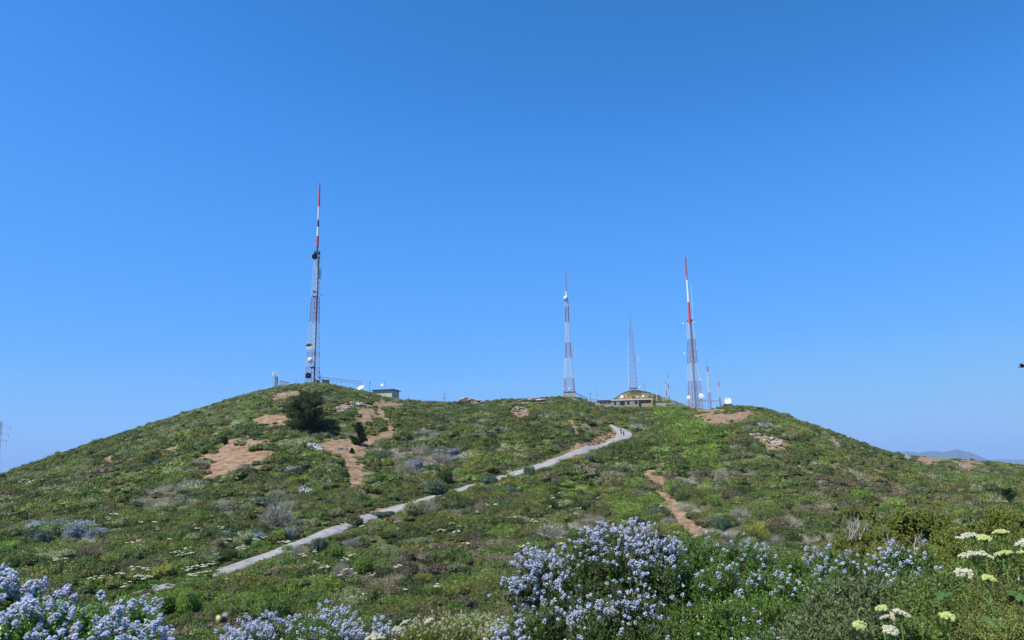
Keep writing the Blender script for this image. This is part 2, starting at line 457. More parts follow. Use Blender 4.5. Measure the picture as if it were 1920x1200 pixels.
VEG = {  # kind: [(shape, strength)]
    'bright': [(stroke([(1235, 768, 16), (1262, 782, 24), (1290, 800, 28), (1325, 825, 28), (1345, 850, 22), (1300, 860, 25)]), 1.0), (ell(1100, 925, 90, 30, 0), .55),
               (ell(1190, 960, 60, 28, 0), .6), (ell(430, 1140, 150, 30, -5), .7), (ell(870, 880, 30, 14, -20), .6), (ell(600, 725, 60, 8, 3), .7), (ell(470, 765, 50, 10, -20), .5), (ell(700, 745, 45, 6, 8), .5), (ell(990, 985, 40, 15, 0), .4), (ell(330, 1090, 90, 16, -10), .5), (ell(700, 900, 60, 12, -20), .3)],
    'yellow': [(ell(1150, 945, 90, 30, 10), .25), (ell(1425, 1005, 14, 18, 0), .8), (ell(1530, 950, 22, 5, 0), .8), (ell(110, 1060, 90, 25, -10), .35), (ell(445, 888, 14, 6, 0), .7), (ell(200, 1060, 60, 16, -10), .3), (ell(640, 960, 40, 10, -20), .5)],
    'sage': [(ell(380, 790, 180, 40, -20), .5), (ell(580, 835, 80, 25, -5), .55), (ell(60, 930, 120, 45, -20), .3), (ell(510, 745, 60, 14, -15), .4), (ell(560, 740, 60, 12, -10), .3)],
    'blue': [(ell(75, 1005, 60, 22, -20), .7), (ell(130, 998, 35, 12, 10), .9), (ell(168, 1000, 20, 12, 0), .8), (ell(790, 820, 28, 10, 0), .5), (ell(830, 850, 30, 10, 20), .45), (ell(770, 872, 22, 14, 10), .6), (ell(735, 850, 30, 8, -20), .4), (ell(1195, 803, 16, 5, 0), .8), (ell(815, 905, 30, 12, -10), .35), (ell(925, 889, 30, 8, -15), .6), (ell(1000, 700, 1, 1), 0)],
    'grey': [(ell(790, 865, 90, 50, 20), .72), (ell(520, 945, 45, 25, 10), .8), (ell(440, 945, 60, 16, -10), .8), (ell(320, 925, 90, 18, -5), .6), (ell(900, 820, 60, 40, 0), .3), (ell(1330, 905, 50, 16, 10), .5), (ell(1330, 960, 50, 14, 0), .55), (ell(1390, 960, 40, 14, 0), .6), (ell(1480, 985, 60, 16, 10), .5), (ell(880, 1030, 80, 40, 0), .3), (ell(650, 1020, 30, 15, 0), .6), (ell(1200, 1000, 30, 12), .3), (ell(160, 1035, 50, 18, 0), .5), (ell(1040, 1000, 40, 15, 0), .4), (ell(820, 940, 40, 10, 0), .4), (ell(1300, 990, 80, 20, 0), .3), (ell(700, 1100, 60, 30, 0), .25)],
    'brown': [(ell(1560, 940, 300, 70, 5), .30), (ell(1660, 900, 200, 60, 10), .25), (ell(100, 1000, 100, 30, 0), .3), (ell(900, 1060, 200, 60, 0), .3), (ell(1040, 905, 14, 8, 0), .9), (ell(250, 950, 150, 40, 0), .2), (ell(300, 1040, 150, 30, -10), .25), (ell(1200, 780, 150, 40), .15)],
    'dark': [(ell(1000, 850, 200, 60, 0), .25), (ell(1250, 860, 150, 50, 0), .3), (ell(1620, 840, 80, 25, 20), .3), (ell(870, 780, 120, 25, 0), .3), (ell(1150, 770, 90, 10), .5), (ell(830, 890, 25, 10, 0), .5)],
}
def shape_val(sh, px, py):
    if sh[0] == 'e':
        _, cx, cy, rx, ry, a = sh
        dx = px - cx; dy = py - cy
        u = dx * math.cos(a) + dy * math.sin(a); v = -dx * math.sin(a) + dy * math.cos(a)
        return 1 - np.sqrt((u / rx) ** 2 + (v / ry) ** 2)
    best = np.full(px.shape, -9.0)
    pts = sh[1]
    for (x0, y0, r0), (x1, y1, r1) in zip(pts[:-1], pts[1:]):
        L = (x1 - x0) ** 2 + (y1 - y0) ** 2
        t = np.clip(((px - x0) * (x1 - x0) + (py - y0) * (y1 - y0)) / L, 0, 1)
        best = np.maximum(best, 1 - np.hypot(px - x0 - t * (x1 - x0), py - y0 - t * (y1 - y0)) / (r0 + (r1 - r0) * t))
    return best

def soil_at(x, y, z):
    px, py = proj(np.stack([x, y, z], -1))
    r = np.hypot(x, y)
    s = np.zeros(px.shape)
    n = fbm((x + .55 * y) / 2.9, (y - .7 * x) / 2.3, 31, 4) - .5
    ok = (y > 10) & (px > -200) & (px < 2100) & (r < np.interp(np.arctan2(x, y), TH, rc) + 6)
    for sh, k in SOIL:
        if sh[0] == 'e': sh = ('e', sh[1], sh[2] + 2.5, sh[3] * 1.12 + 2, sh[4] * 1.3 + 2.5, sh[5])
        else: sh = ('s', [(a_, b_ + 2, c_ * 1.0 + 1.0) for a_, b_, c_ in sh[1]])
        v = shape_val(sh, px, py)
        s = np.maximum(s, k * sstep(-0.12, 0.28, v + n * 1.9))
    s = s * ok
    # knoll behind the station: rocky face
    kn = (y > 380) & (px > 1135) & (px < 1285) & (r > 375) & (r < 470)
    ks = .56 * kn * sstep(0.48, 0.56, fbm(x / 3.5, y / 9, 77, 4) + 0.07 * (py > 738) - 0.15 * (py < 736) - .22 * (px > 1225))
    return np.maximum(s, ks)

# ------------------------------------------------------------------ ground
def make_ground():
    th_f = np.arange(-0.86, 0.86, 0.0024)
    th_b = np.linspace(0.86, 2 * PI - 0.86, 110)
    th = np.r_[th_f, th_b[:-1]]
    rr = [0.8]
    while rr[-1] < 720: rr.append(rr[-1] * (1.035 if rr[-1] < 10 else 1.012))
    while rr[-1] < 20000: rr.append(rr[-1] * 1.12)
    rr = np.array(rr)
    A, B = np.meshgrid(rr, th, indexing='ij')
    X = A * np.sin(B); Y = A * np.cos(B)
    Z = terr(X.ravel(), Y.ravel())
    X = X.ravel(); Y = Y.ravel()
    nth, nr = len(th), len(rr)
    soil = soil_at(X, Y, Z)
    i = np.arange(nr - 1)[:, None] * nth; j = np.arange(nth)[None, :]; j2 = (j + 1) % nth
    q = np.stack([i + j, i + j2, i + nth + j2, i + nth + j], -1).reshape(-1, 4)[:, ::-1]
    V = np.stack([X, Y, Z], 1)
    V = np.vstack([V, [[0, 0, -1.65]]])
    c = len(V) - 1
    tri = np.stack([np.full(nth, c), j2[0], j[0]], 1)[:, ::-1]
    soil = np.r_[soil, 0]
    m, nt, b = new_mat('hill_ground')
    a = nt.nodes.new('ShaderNodeAttribute'); a.attribute_name = 'soil'
    g = nt.nodes.new('ShaderNodeNewGeometry')
    n1 = nt.nodes.new('ShaderNodeTexNoise'); n1.inputs['Scale'].default_value = 0.9; n1.inputs['Detail'].default_value = 8; n1.inputs['Roughness'].default_value = .65
    n2 = nt.nodes.new('ShaderNodeTexNoise'); n2.inputs['Scale'].default_value = 0.12; n2.inputs['Detail'].default_value = 4
    n3 = nt.nodes.new('ShaderNodeTexNoise'); n3.inputs['Scale'].default_value = 5.0; n3.inputs['Detail'].default_value = 6; n3.inputs['Roughness'].default_value = .7
    for n_ in (n1, n2, n3): nt.links.new(g.outputs['Position'], n_.inputs['Vector'])
    soilr = nt.nodes.new('ShaderNodeValToRGB'); e = soilr.color_ramp
    e.elements[0].position = .32; e.elements[0].color = (0.10, 0.065, 0.04, 1)
    e.elements[1].position = .72; e.elements[1].color = (0.34, 0.262, 0.18, 1)
    x = e.elements.new(.5); x.color = (0.215, 0.142, 0.085, 1)
    nt.links.new(n1.outputs[0], soilr.inputs[0])
    litr = nt.nodes.new('ShaderNodeValToRGB'); e = litr.color_ramp
    e.elements[0].position = .35; e.elements[0].color = (0.045, 0.055, 0.018, 1)
    e.elements[1].position = .7; e.elements[1].color = (0.13, 0.13, 0.06, 1)
    x = e.elements.new(.5); x.color = (0.08, 0.095, 0.03, 1)
    nt.links.new(n1.outputs[0], litr.inputs[0])
    ad = nt.nodes.new('ShaderNodeMath'); ad.operation = 'MULTIPLY_ADD'; ad.inputs[1].default_value = 0.5; ad.inputs[2].default_value = -0.25
    nt.links.new(n3.outputs[0], ad.inputs[0])
    su = nt.nodes.new('ShaderNodeMath'); su.operation = 'ADD'
    nt.links.new(a.outputs['Fac'], su.inputs[0]); nt.links.new(ad.outputs[0], su.inputs[1])
    mr = nt.nodes.new('ShaderNodeMapRange'); mr.inputs[1].default_value = .3; mr.inputs[2].default_value = .55
    nt.links.new(su.outputs[0], mr.inputs[0])
    mx = nt.nodes.new('ShaderNodeMix'); mx.data_type = 'RGBA'
    nt.links.new(mr.outputs[0], mx.inputs[0]); nt.links.new(litr.outputs[0], mx.inputs[6]); nt.links.new(soilr.outputs[0], mx.inputs[7])
    nt.links.new(mx.outputs[2], b.inputs['Base Color'])
    b.inputs['Roughness'].default_value = .95; b.inputs['Specular IOR Level'].default_value = .1
    bp = nt.nodes.new('ShaderNodeBump'); bp.inputs['Strength'].default_value = .45; bp.inputs['Distance'].default_value = .15
    nt.links.new(n1.outputs[0], bp.inputs['Height']); nt.links.new(bp.outputs[0], b.inputs['Normal'])
    me = np_mesh('ground', V, [q, tri], [m], {'soil': soil}, smooth=True)
    tag(mobj('ground', me), kind='structure')

def make_path():
    P = []
    for (a, b), (c, d) in zip(_edge[:-1], _edge[1:]):
        n = max(2, int((a - c).length / 0.7))
        for k in range(n):
            P.append((a.lerp(c, k / n), b.lerp(d, k / n)))
    P.append(_edge[-1])
    L = np.array([[p[0].x, p[0].y] for p in P]); Rr = np.array([[p[1].x, p[1].y] for p in P])
    K = 9
    V = []
    for k in range(K):
        t = k / (K - 1)
        t2 = -0.04 + 1.08 * t
        p = L * (1 - t2) + Rr * t2
        if k in (0, K - 1):
            p = p + (rng.random(p.shape) - .5) * 0.35
        z = base_z(p[:, 0], p[:, 1]) + (0.0 if 0 < k < K - 1 else -0.10)
        V.append(np.c_[p, z])
    V = np.stack(V, 1).reshape(-1, 3)
    n = len(P)
    i = np.arange(n - 1)[:, None] * K; j = np.arange(K - 1)[None, :]
    q = np.stack([i + j, i + j + 1, i + K + j + 1, i + K + j], -1).reshape(-1, 4)
    m = mat('worn_asphalt', (0.25, 0.245, 0.24), .92, noise=.28, scale=1.3, bump=.3, spec=.2)
    tag(mobj('path', np_mesh('path', V, [q], [m], smooth=True)), kind='structure')

make_ground()
make_path()

# ------------------------------------------------------------------ vegetation prototypes (numpy)
def norm(a):
    return a / np.maximum(1e-9, np.linalg.norm(a, axis=-1, keepdims=True))

def leaf_quads(C, D, N, L, W):
    """diamond leaves with base C, axis D, normal N, length L, width W"""
    D = norm(D); S_ = norm(np.cross(D, N)); L = np.asarray(L)[:, None]; W = np.asarray(W)[:, None]
    Nn = norm(np.cross(S_, D))
    m_ = C + D * L * 0.5
    V = np.stack([C, m_ - S_ * W * .5 + Nn * W * .15, C + D * L, m_ + S_ * W * .5 + Nn * W * .15], 1)
    return V.reshape(-1, 3)

def rand_dir(n):
    return norm(rng.normal(size=(n, 3)))

def dome_proto(n, leaf, seed, lobes=7, h=0.75, core=True):
    r = np.random.default_rng(seed)
    lc = np.c_[r.uniform(-.6, .6, (lobes, 2)), r.uniform(.12, .5, lobes) * h]
    lr = r.uniform(.30, .52, lobes)
    k = r.integers(0, lobes, n)
    d = norm(r.normal(size=(n, 3)) + [0, 0, .35])
    rad = lr[k] * r.uniform(.72, 1.08, n)
    C = lc[k] + d * rad[:, None] * [1, 1, .85]
    keep = C[:, 2] > -0.12
    C = C[keep]; d = d[keep]; n = len(C)
    D = norm(d * .5 + r.normal(size=(n, 3)) * .7 + [0, 0, .35])
    N = norm(d * 1.0 + r.normal(size=(n, 3)) * .45)
    L = leaf * r.uniform(.7, 1.4, n); W = L * r.uniform(.55, .8, n)
    V = leaf_quads(C, D, N, L, W)
    v = np.repeat(r.random(n), 4)
    Q = np.arange(n * 4).reshape(-1, 4)
    if core:
        b = len(V); cv = []; cq = []
        for c, rr in zip(lc, lr):
            m8, m4 = 8, 4
            pts = []
            for a in range(m4 + 1):
                ph = PI * a / m4
                for q in range(m8):
                    t = 2 * PI * q / m8
                    pts.append(c + np.array([math.sin(ph) * math.cos(t), math.sin(ph) * math.sin(t), math.cos(ph) * .8]) * rr * .82)
            o = b + len(cv)
            cv += pts
            for a in range(m4):
                for q in range(m8):
                    cq.append((o + a * m8 + q, o + (a + 1) * m8 + q, o + (a + 1) * m8 + (q + 1) % m8, o + a * m8 + (q + 1) % m8))
        V = np.vstack([V, cv]); Q = np.vstack([Q, cq]); v = np.r_[v, np.full(len(cv), 0.0)]
    return V, Q, v

def twig_proto(n, w, seed, h=0.8):
    """a dome of bare forking sticks, each a three sided needle"""
    r = np.random.default_rng(seed)
    d = norm(r.normal(size=(n, 3)) * [1, 1, .55] + [0, 0, .5])
    d[:, 2] = np.abs(d[:, 2])
    s = r.uniform(.25, .8, n)[:, None]
    C = d * s * [1, 1, h] + r.normal(size=(n, 3)) * .05
    D = norm(d + r.normal(size=(n, 3)) * .55)
    L = r.uniform(.18, .5, n)[:, None]
    E = C + D * L
    a = norm(np.cross(D, rand_dir(n))); b = np.cross(D, a)
    ww = w * r.uniform(.6, 1.3, n)[:, None]
    V = np.stack([C + a * ww, C - a * ww * .5 + b * ww * .8, C - a * ww * .5 - b * ww * .8, E], 1).reshape(-1, 3)
    i = np.arange(n)[:, None] * 4
    Q = np.concatenate([i + [0, 1, 3], i + [1, 2, 3], i + [2, 0, 3]])
    return V, Q, np.repeat(r.random(n), 4)

def grass_proto(n, w, seed):
    r = np.random.default_rng(seed)
    C = np.c_[r.normal(size=(n, 2)) * .3, np.zeros(n)]
    D = norm(np.c_[r.normal(size=(n, 2)) * .35, np.ones(n)])
    L = r.uniform(.4, 1.0, n)[:, None]
    S_ = norm(np.cross(D, rand_dir(n))) * w * .5
    M1 = C + D * L * .55; E = C + D * L + np.c_[r.normal(size=(n, 2)) * .16, -np.ones(n) * .08]
    V = np.stack([C - S_, M1 - S_ * .8, E, M1 + S_ * .8], 1).reshape(-1, 3)
    return V, np.arange(n * 4).reshape(-1, 4), np.repeat(r.random(n), 4)

def umbel_patch_proto(seed):
    """a low clump of stalks each with a flat white flower head, for the hillside"""
    r = np.random.default_rng(seed)
    V = []; Q = []; v = []
    for _ in range(5):
        x, y = r.normal(size=2) * .28; z = r.uniform(.65, 1.0); R0 = r.uniform(.11, .17)
        for _k in range(16):
            a = r.uniform(0, 6.28); q = R0 * math.sqrt(r.random()); s = .045
            c = np.array([x + q * math.cos(a), y + q * math.sin(a), z - q * q * 1.5])
            b = len(V)
            t = r.normal(size=2) * .01
            V += [c + [-s, 0, 0], c + [0, -s, t[0]], c + [s, 0, 0], c + [0, s, t[1]], c + [0, 0, .035]]
            Q += [(b, b + 1, b + 4), (b + 1, b + 2, b + 4), (b + 2, b + 3, b + 4), (b + 3, b, b + 4)]
            v += [r.random()] * 5
    return np.array(V), np.array(Q), np.array(v)

def proto(name, data, m):
    V, Q, v = data
    return bpy.data.objects.new(name, np_mesh(name, V, [Q], [m], {'v': v}))

PROTO = [proto('far_shrub', dome_proto(620, .135, 100 + k, lobes=8 + k, h=.62), M_inst_far) for k in range(4)]            # 0..3
PROTO += [proto('near_shrub', dome_proto(1500, .10, 200 + k, lobes=9 + 2 * k), M_inst) for k in range(4)]      # 4..7
PROTO += [proto('far_twigs', twig_proto(260, .022, 300 + k), M_inst_twig) for k in range(2)]                   # 8,9
PROTO += [proto('near_twigs', twig_proto(900, .008, 310 + k), M_inst_twig) for k in range(2)]                  # 10,11
PROTO += [proto('grass_tuft', grass_proto(70, .035, 400), M_inst)]                                             # 12

def scatter(name, P, scale, kind, tint, label=None):
    me = bpy.data.meshes.new(name)
    n = len(P)
    me.vertices.add(n); me.vertices.foreach_set('co', P.astype(np.float32).ravel())
    me.attributes.new('scl', 'FLOAT_VECTOR', 'POINT').data.foreach_set('vector', scale.astype(np.float32).ravel())
    rot = np.c_[rng.normal(size=(n, 2)) * .12, rng.uniform(0, 6.283, n)]
    me.attributes.new('rot', 'FLOAT_VECTOR', 'POINT').data.foreach_set('vector', rot.astype(np.float32).ravel())
    me.attributes.new('pk', 'INT', 'POINT').data.foreach_set('value', kind.astype(np.int32))
    me.attributes.new('tint', 'FLOAT_COLOR', 'POINT').data.foreach_set('color', np.c_[tint, np.ones(n)].astype(np.float32).ravel())
    o = mobj(name, me)
    g = bpy.data.node_groups.new(name, 'GeometryNodeTree')
    g.interface.new_socket('Geometry', in_out='INPUT', socket_type='NodeSocketGeometry')
    g.interface.new_socket('Geometry', in_out='OUTPUT', socket_type='NodeSocketGeometry')
    gi = g.nodes.new('NodeGroupInput'); go = g.nodes.new('NodeGroupOutput')
    jn = g.nodes.new('GeometryNodeJoinGeometry')
    def attr(nm, ty):
        a = g.nodes.new('GeometryNodeInputNamedAttribute'); a.data_type = ty; a.inputs[0].default_value = nm; return a.outputs[0]
    asc, aro, apk = attr('scl', 'FLOAT_VECTOR'), attr('rot', 'FLOAT_VECTOR'), attr('pk', 'INT')
    for i in sorted(set(kind.tolist())):
        oi = g.nodes.new('GeometryNodeObjectInfo'); oi.inputs['Object'].default_value = PROTO[i]; oi.inputs['As Instance'].default_value = False
        cmp_ = g.nodes.new('FunctionNodeCompare'); cmp_.data_type = 'INT'; cmp_.operation = 'EQUAL'
        ins = [s for s in cmp_.inputs if s.type == 'INT']
        g.links.new(apk, ins[0]); ins[1].default_value = int(i)
        ip = g.nodes.new('GeometryNodeInstanceOnPoints')
        g.links.new(gi.outputs[0], ip.inputs['Points']); g.links.new(cmp_.outputs[0], ip.inputs['Selection'])
        g.links.new(oi.outputs['Geometry'], ip.inputs['Instance'])
        g.links.new(aro, ip.inputs['Rotation']); g.links.new(asc, ip.inputs['Scale'])
        g.links.new(ip.outputs[0], jn.inputs[0])
    g.links.new(jn.outputs[0], go.inputs[0])
    md = o.modifiers.new('scatter', 'NODES'); md.node_group = g
    return tag(o, kind='stuff', label=label)

COL = {'green': (.112, .150, .038), 'olive': (.150, .162, .040), 'bright': (.140, .205, .036), 'dark': (.062, .090, .020), 'sage': (.225, .250, .115),
       'blue': (.225, .255, .285), 'teal': (.085, .130, .085), 'brown': (.165, .140, .085), 'grey': (.340, .320, .240), 'yellow': (.200, .228, .042)}

# distinct bushes: px, py of the foot, width px, height px, form, colour, label
BUSH = [
    (280, 868, 30, 17, 'leaf', 'dark', 'round dark olive bush alone on the left slope below a bare strip'),
    (832, 905, 36, 26, 'leaf', 'dark', 'dark green round bush above the path beside grey brush'),
    (815, 927, 52, 24, 'leaf', 'teal', 'blue-green bush hiding the path edge below the dark round bush'),
    (920, 908, 40, 18, 'leaf', 'teal', 'wide low teal bush covering the path between two open stretches'),
    (993, 892, 22, 18, 'leaf', 'teal', 'small teal bush at the lower path edge below the poppies'),
    (868, 893, 26, 12, 'leaf', 'bright', 'bright green patch of herbs just above the path'),
    (75, 1022, 60, 30, 'leaf', 'teal', 'lower left end of the large blue-grey thicket on the left slope'),
    (112, 1008, 66, 30, 'leaf', 'sage', 'silver-grey middle of the large blue-grey thicket'),
    (142, 1010, 44, 26, 'leaf', 'blue', 'pale blue blooming end of the large thicket on the left slope'),
    (172, 1012, 34, 22, 'leaf', 'blue', 'small bluish bush right of the large blue-grey thicket'),
    (520, 985, 66, 46, 'twig', 'grey', 'large grey leafless bush above the path on the left slope'),
    (500, 950, 60, 18, 'leaf', 'teal', 'low dark teal bush behind the large grey leafless bush'),
    (540, 1008, 32, 20, 'leaf', 'blue', 'small pale blue flowering bush just above the path'),
    (595, 1038, 34, 32, 'leaf', 'teal', 'teal bush right below the path with grey twigs beside it'),
    (562, 1045, 40, 24, 'twig', 'grey', 'grey twiggy bush left of the teal bush below the path'),
    (668, 984, 40, 16, 'leaf', 'dark', 'dark spreading bush covering the path at its middle'),
    (715, 968, 50, 10, 'leaf', 'teal', 'flat teal bush along the lower path edge'),
    (772, 968, 42, 26, 'leaf', 'sage', 'grey-green rounded bush where the path goes out of sight'),
    (805, 962, 44, 24, 'twig', 'grey', 'pale grey twiggy bush below the hidden stretch of path'),
    (680, 1075, 36, 30, 'leaf', 'bright', 'bright green leafy bush among dull scrub below the path'),
    (640, 1092, 50, 34, 'twig', 'grey', 'grey leafless bush left of the bright green leafy bush'),
    (788, 832, 30, 12, 'leaf', 'blue', 'pale blue bush topmost of the row above the grey brush'),
    (850, 852, 26, 12, 'leaf', 'blue', 'small round pale blue bush in the grey brush'),
    (778, 880, 34, 18, 'leaf', 'blue', 'pale blue flowering bush in the middle of the grey brush'),
    (760, 890, 44, 24, 'twig', 'grey', 'grey twiggy bush left below the pale blue flowering bush'),
    (825, 868, 44, 20, 'twig', 'grey', 'grey leafless bush right of the pale blue flowering bush'),
    (712, 862, 28, 12, 'leaf', 'teal', 'dark blue-green bush right below the bare soil patch'),
    (690, 905, 34, 12, 'leaf', 'sage', 'grey-green mound beside the lower bare soil patch'),
    (535, 772, 30, 8, 'leaf', 'sage', 'silvery low bush near the left of the big tree'),
    (1195, 808, 22, 9, 'leaf', 'blue', 'lavender blue bush beside the bend of the path'),
    (1168, 803, 24, 7, 'leaf', 'bright', 'bright green bush strip behind the bend of the path'),
    (1352, 995, 34, 24, 'leaf', 'teal', 'round dark teal bush right of the bare gully'),
    (1388, 975, 46, 22, 'twig', 'grey', 'large pale grey leafless bush on the slope right of the gully'),
    (1327, 962, 30, 14, 'leaf', 'sage', 'grey-blue bush beside the bare gully'),
    (1480, 990, 56, 22, 'twig', 'grey', 'wide grey leafless bush just behind the flowering hedge'),
    (1585, 955, 44, 14, 'leaf', 'teal', 'flat blue-green bush above the yellow-green one on right slope'),
    (1353, 900, 30, 22, 'twig', 'grey', 'small grey leafless bush high on the right slope'),
    (1270, 920, 22, 10, 'leaf', 'teal', 'dark teal bush right of the narrow part of the gully'),
    (1045, 912, 34, 14, 'twig', 'brown', 'reddish brown dry bush below the path'),
    (1035, 1010, 70, 28, 'twig', 'grey', 'pale grey leafless bush left behind the blue flowering shrub'),
    (1100, 996, 30, 14, 'twig', 'grey', 'small grey twiggy bush behind the top of the flowering shrub'),
    (905, 955, 44, 12, 'twig', 'grey', 'flat pale grey bush on the green slope below the path'),
    (985, 965, 18, 16, 'leaf', 'dark', 'small upright dark green bush on the slope below the path'),
    (1033, 958, 34, 20, 'leaf', 'dark', 'dark bush with pale flower heads in front of it'),
    (165, 1050, 62, 26, 'twig', 'brown', 'brown twiggy bush below the large blue-grey thicket'),
    (260, 950, 40, 16, 'twig', 'grey', 'grey twiggy bush in the middle of the left slope'),
    (430, 955, 60, 18, 'twig', 'grey', 'flat grey brush left of the large grey leafless bush'),
    (1640, 828, 6, 5, 'leaf', 'dark', 'tiny bush poking above the right skyline'),
    (1601, 826, 6, 5, 'leaf', 'dark', 'tiny lone bush on the right skyline higher up'),
    (3, 900, 14, 14, 'leaf', 'dark', 'dark bush on the skyline at the left picture edge'),
    (330, 1150, 90, 44, 'big', 'bright', 'leafy bright green bush beside the left flowering shrub'),
    (415, 1175, 80, 40, 'big', 'green', 'green leafy bush under the hovering bee'),
    (500, 1168, 90, 56, 'big', 'bright', 'largest bright green leafy bush left of centre near the lower edge'),
    (590, 1150, 70, 36, 'big', 'green', 'dull green leafy bush right of the largest bright green one'),
    (705, 1138, 42, 40, 'big', 'olive', 'round bush with cream flower tips on its top'),
    (875, 1200, 110, 46, 'big', 'bright', 'yellow-green leafy bush left of the tall flowering shrub at lower edge'),
]
bush_np = np.array([(b[0], b[1], b[2], b[3]) for b in BUSH], float)

def path_cover(px, py):
    """1 where the pixel lies on the trail"""
    xs = np.array([p[0][0] for p in TRAIL[5:]])[::-1]; u = np.array([p[0][1] for p in TRAIL[5:]])[::-1]; l = np.array([p[1][1] for p in TRAIL[5:]])[::-1]
    a = (px > 395) & (px < 1150) & (py > np.interp(px, xs, u) - 1) & (py < np.interp(px, xs, l) - 2)
    b = (py > 797) & (py < 825) & (px > np.interp(py, [797, 809, 815, 821, 826], [1143, 1155, 1157, 1152, 1142])) & (px < np.interp(py, [797, 801, 808, 814, 820, 825], [1148, 1167, 1180, 1184, 1178, 1158]))
    hidden = ((px > 650) & (px < 672)) | ((px > 792) & (px < 838)) | ((px > 884) & (px < 955))
    return (a & ~hidden) | b

CLEAR = [(591, 838, 15, 6), (568, 918, 17, 9), (40, 901, 8, 5), (22, 906, 7, 3), (66, 905, 13, 4), (668, 757, 18, 3), (640, 766, 12, 3), (1445, 823, 14, 5), (1456, 831, 10, 4), (1418, 815, 9, 3),
         (1436, 828, 8, 4), (1702, 857, 8, 5), (1802, 874, 5, 3), (1812, 875, 5, 3), (975, 768, 18, 4), (1728, 914, 4, 2), (1826, 912, 7, 3), (330, 843, 14, 3), (1893, 928, 13, 14), (672, 815, 14, 20), (661, 846, 4, 6), (422, 827, 5, 8), (280, 860, 15, 9), (580, 780, 42, 30)]
CLEAR += [(b[0], b[1] - b[3] * .5, b[2] * .44, b[3] * .55) for b in BUSH if b[2] >= 18 and b[4] != 'big']
def bare_screen(px, py):
    v = np.full(px.shape, -9.0)
    for sh, k in SOIL:
        if k > .55: v = np.maximum(v, shape_val(sh, px, py) - .15)
    for cx, cy, rx, ry in CLEAR:
        v = np.maximum(v, 1 - np.hypot((px - cx) / rx, (py - cy) / ry))
    return v > 0

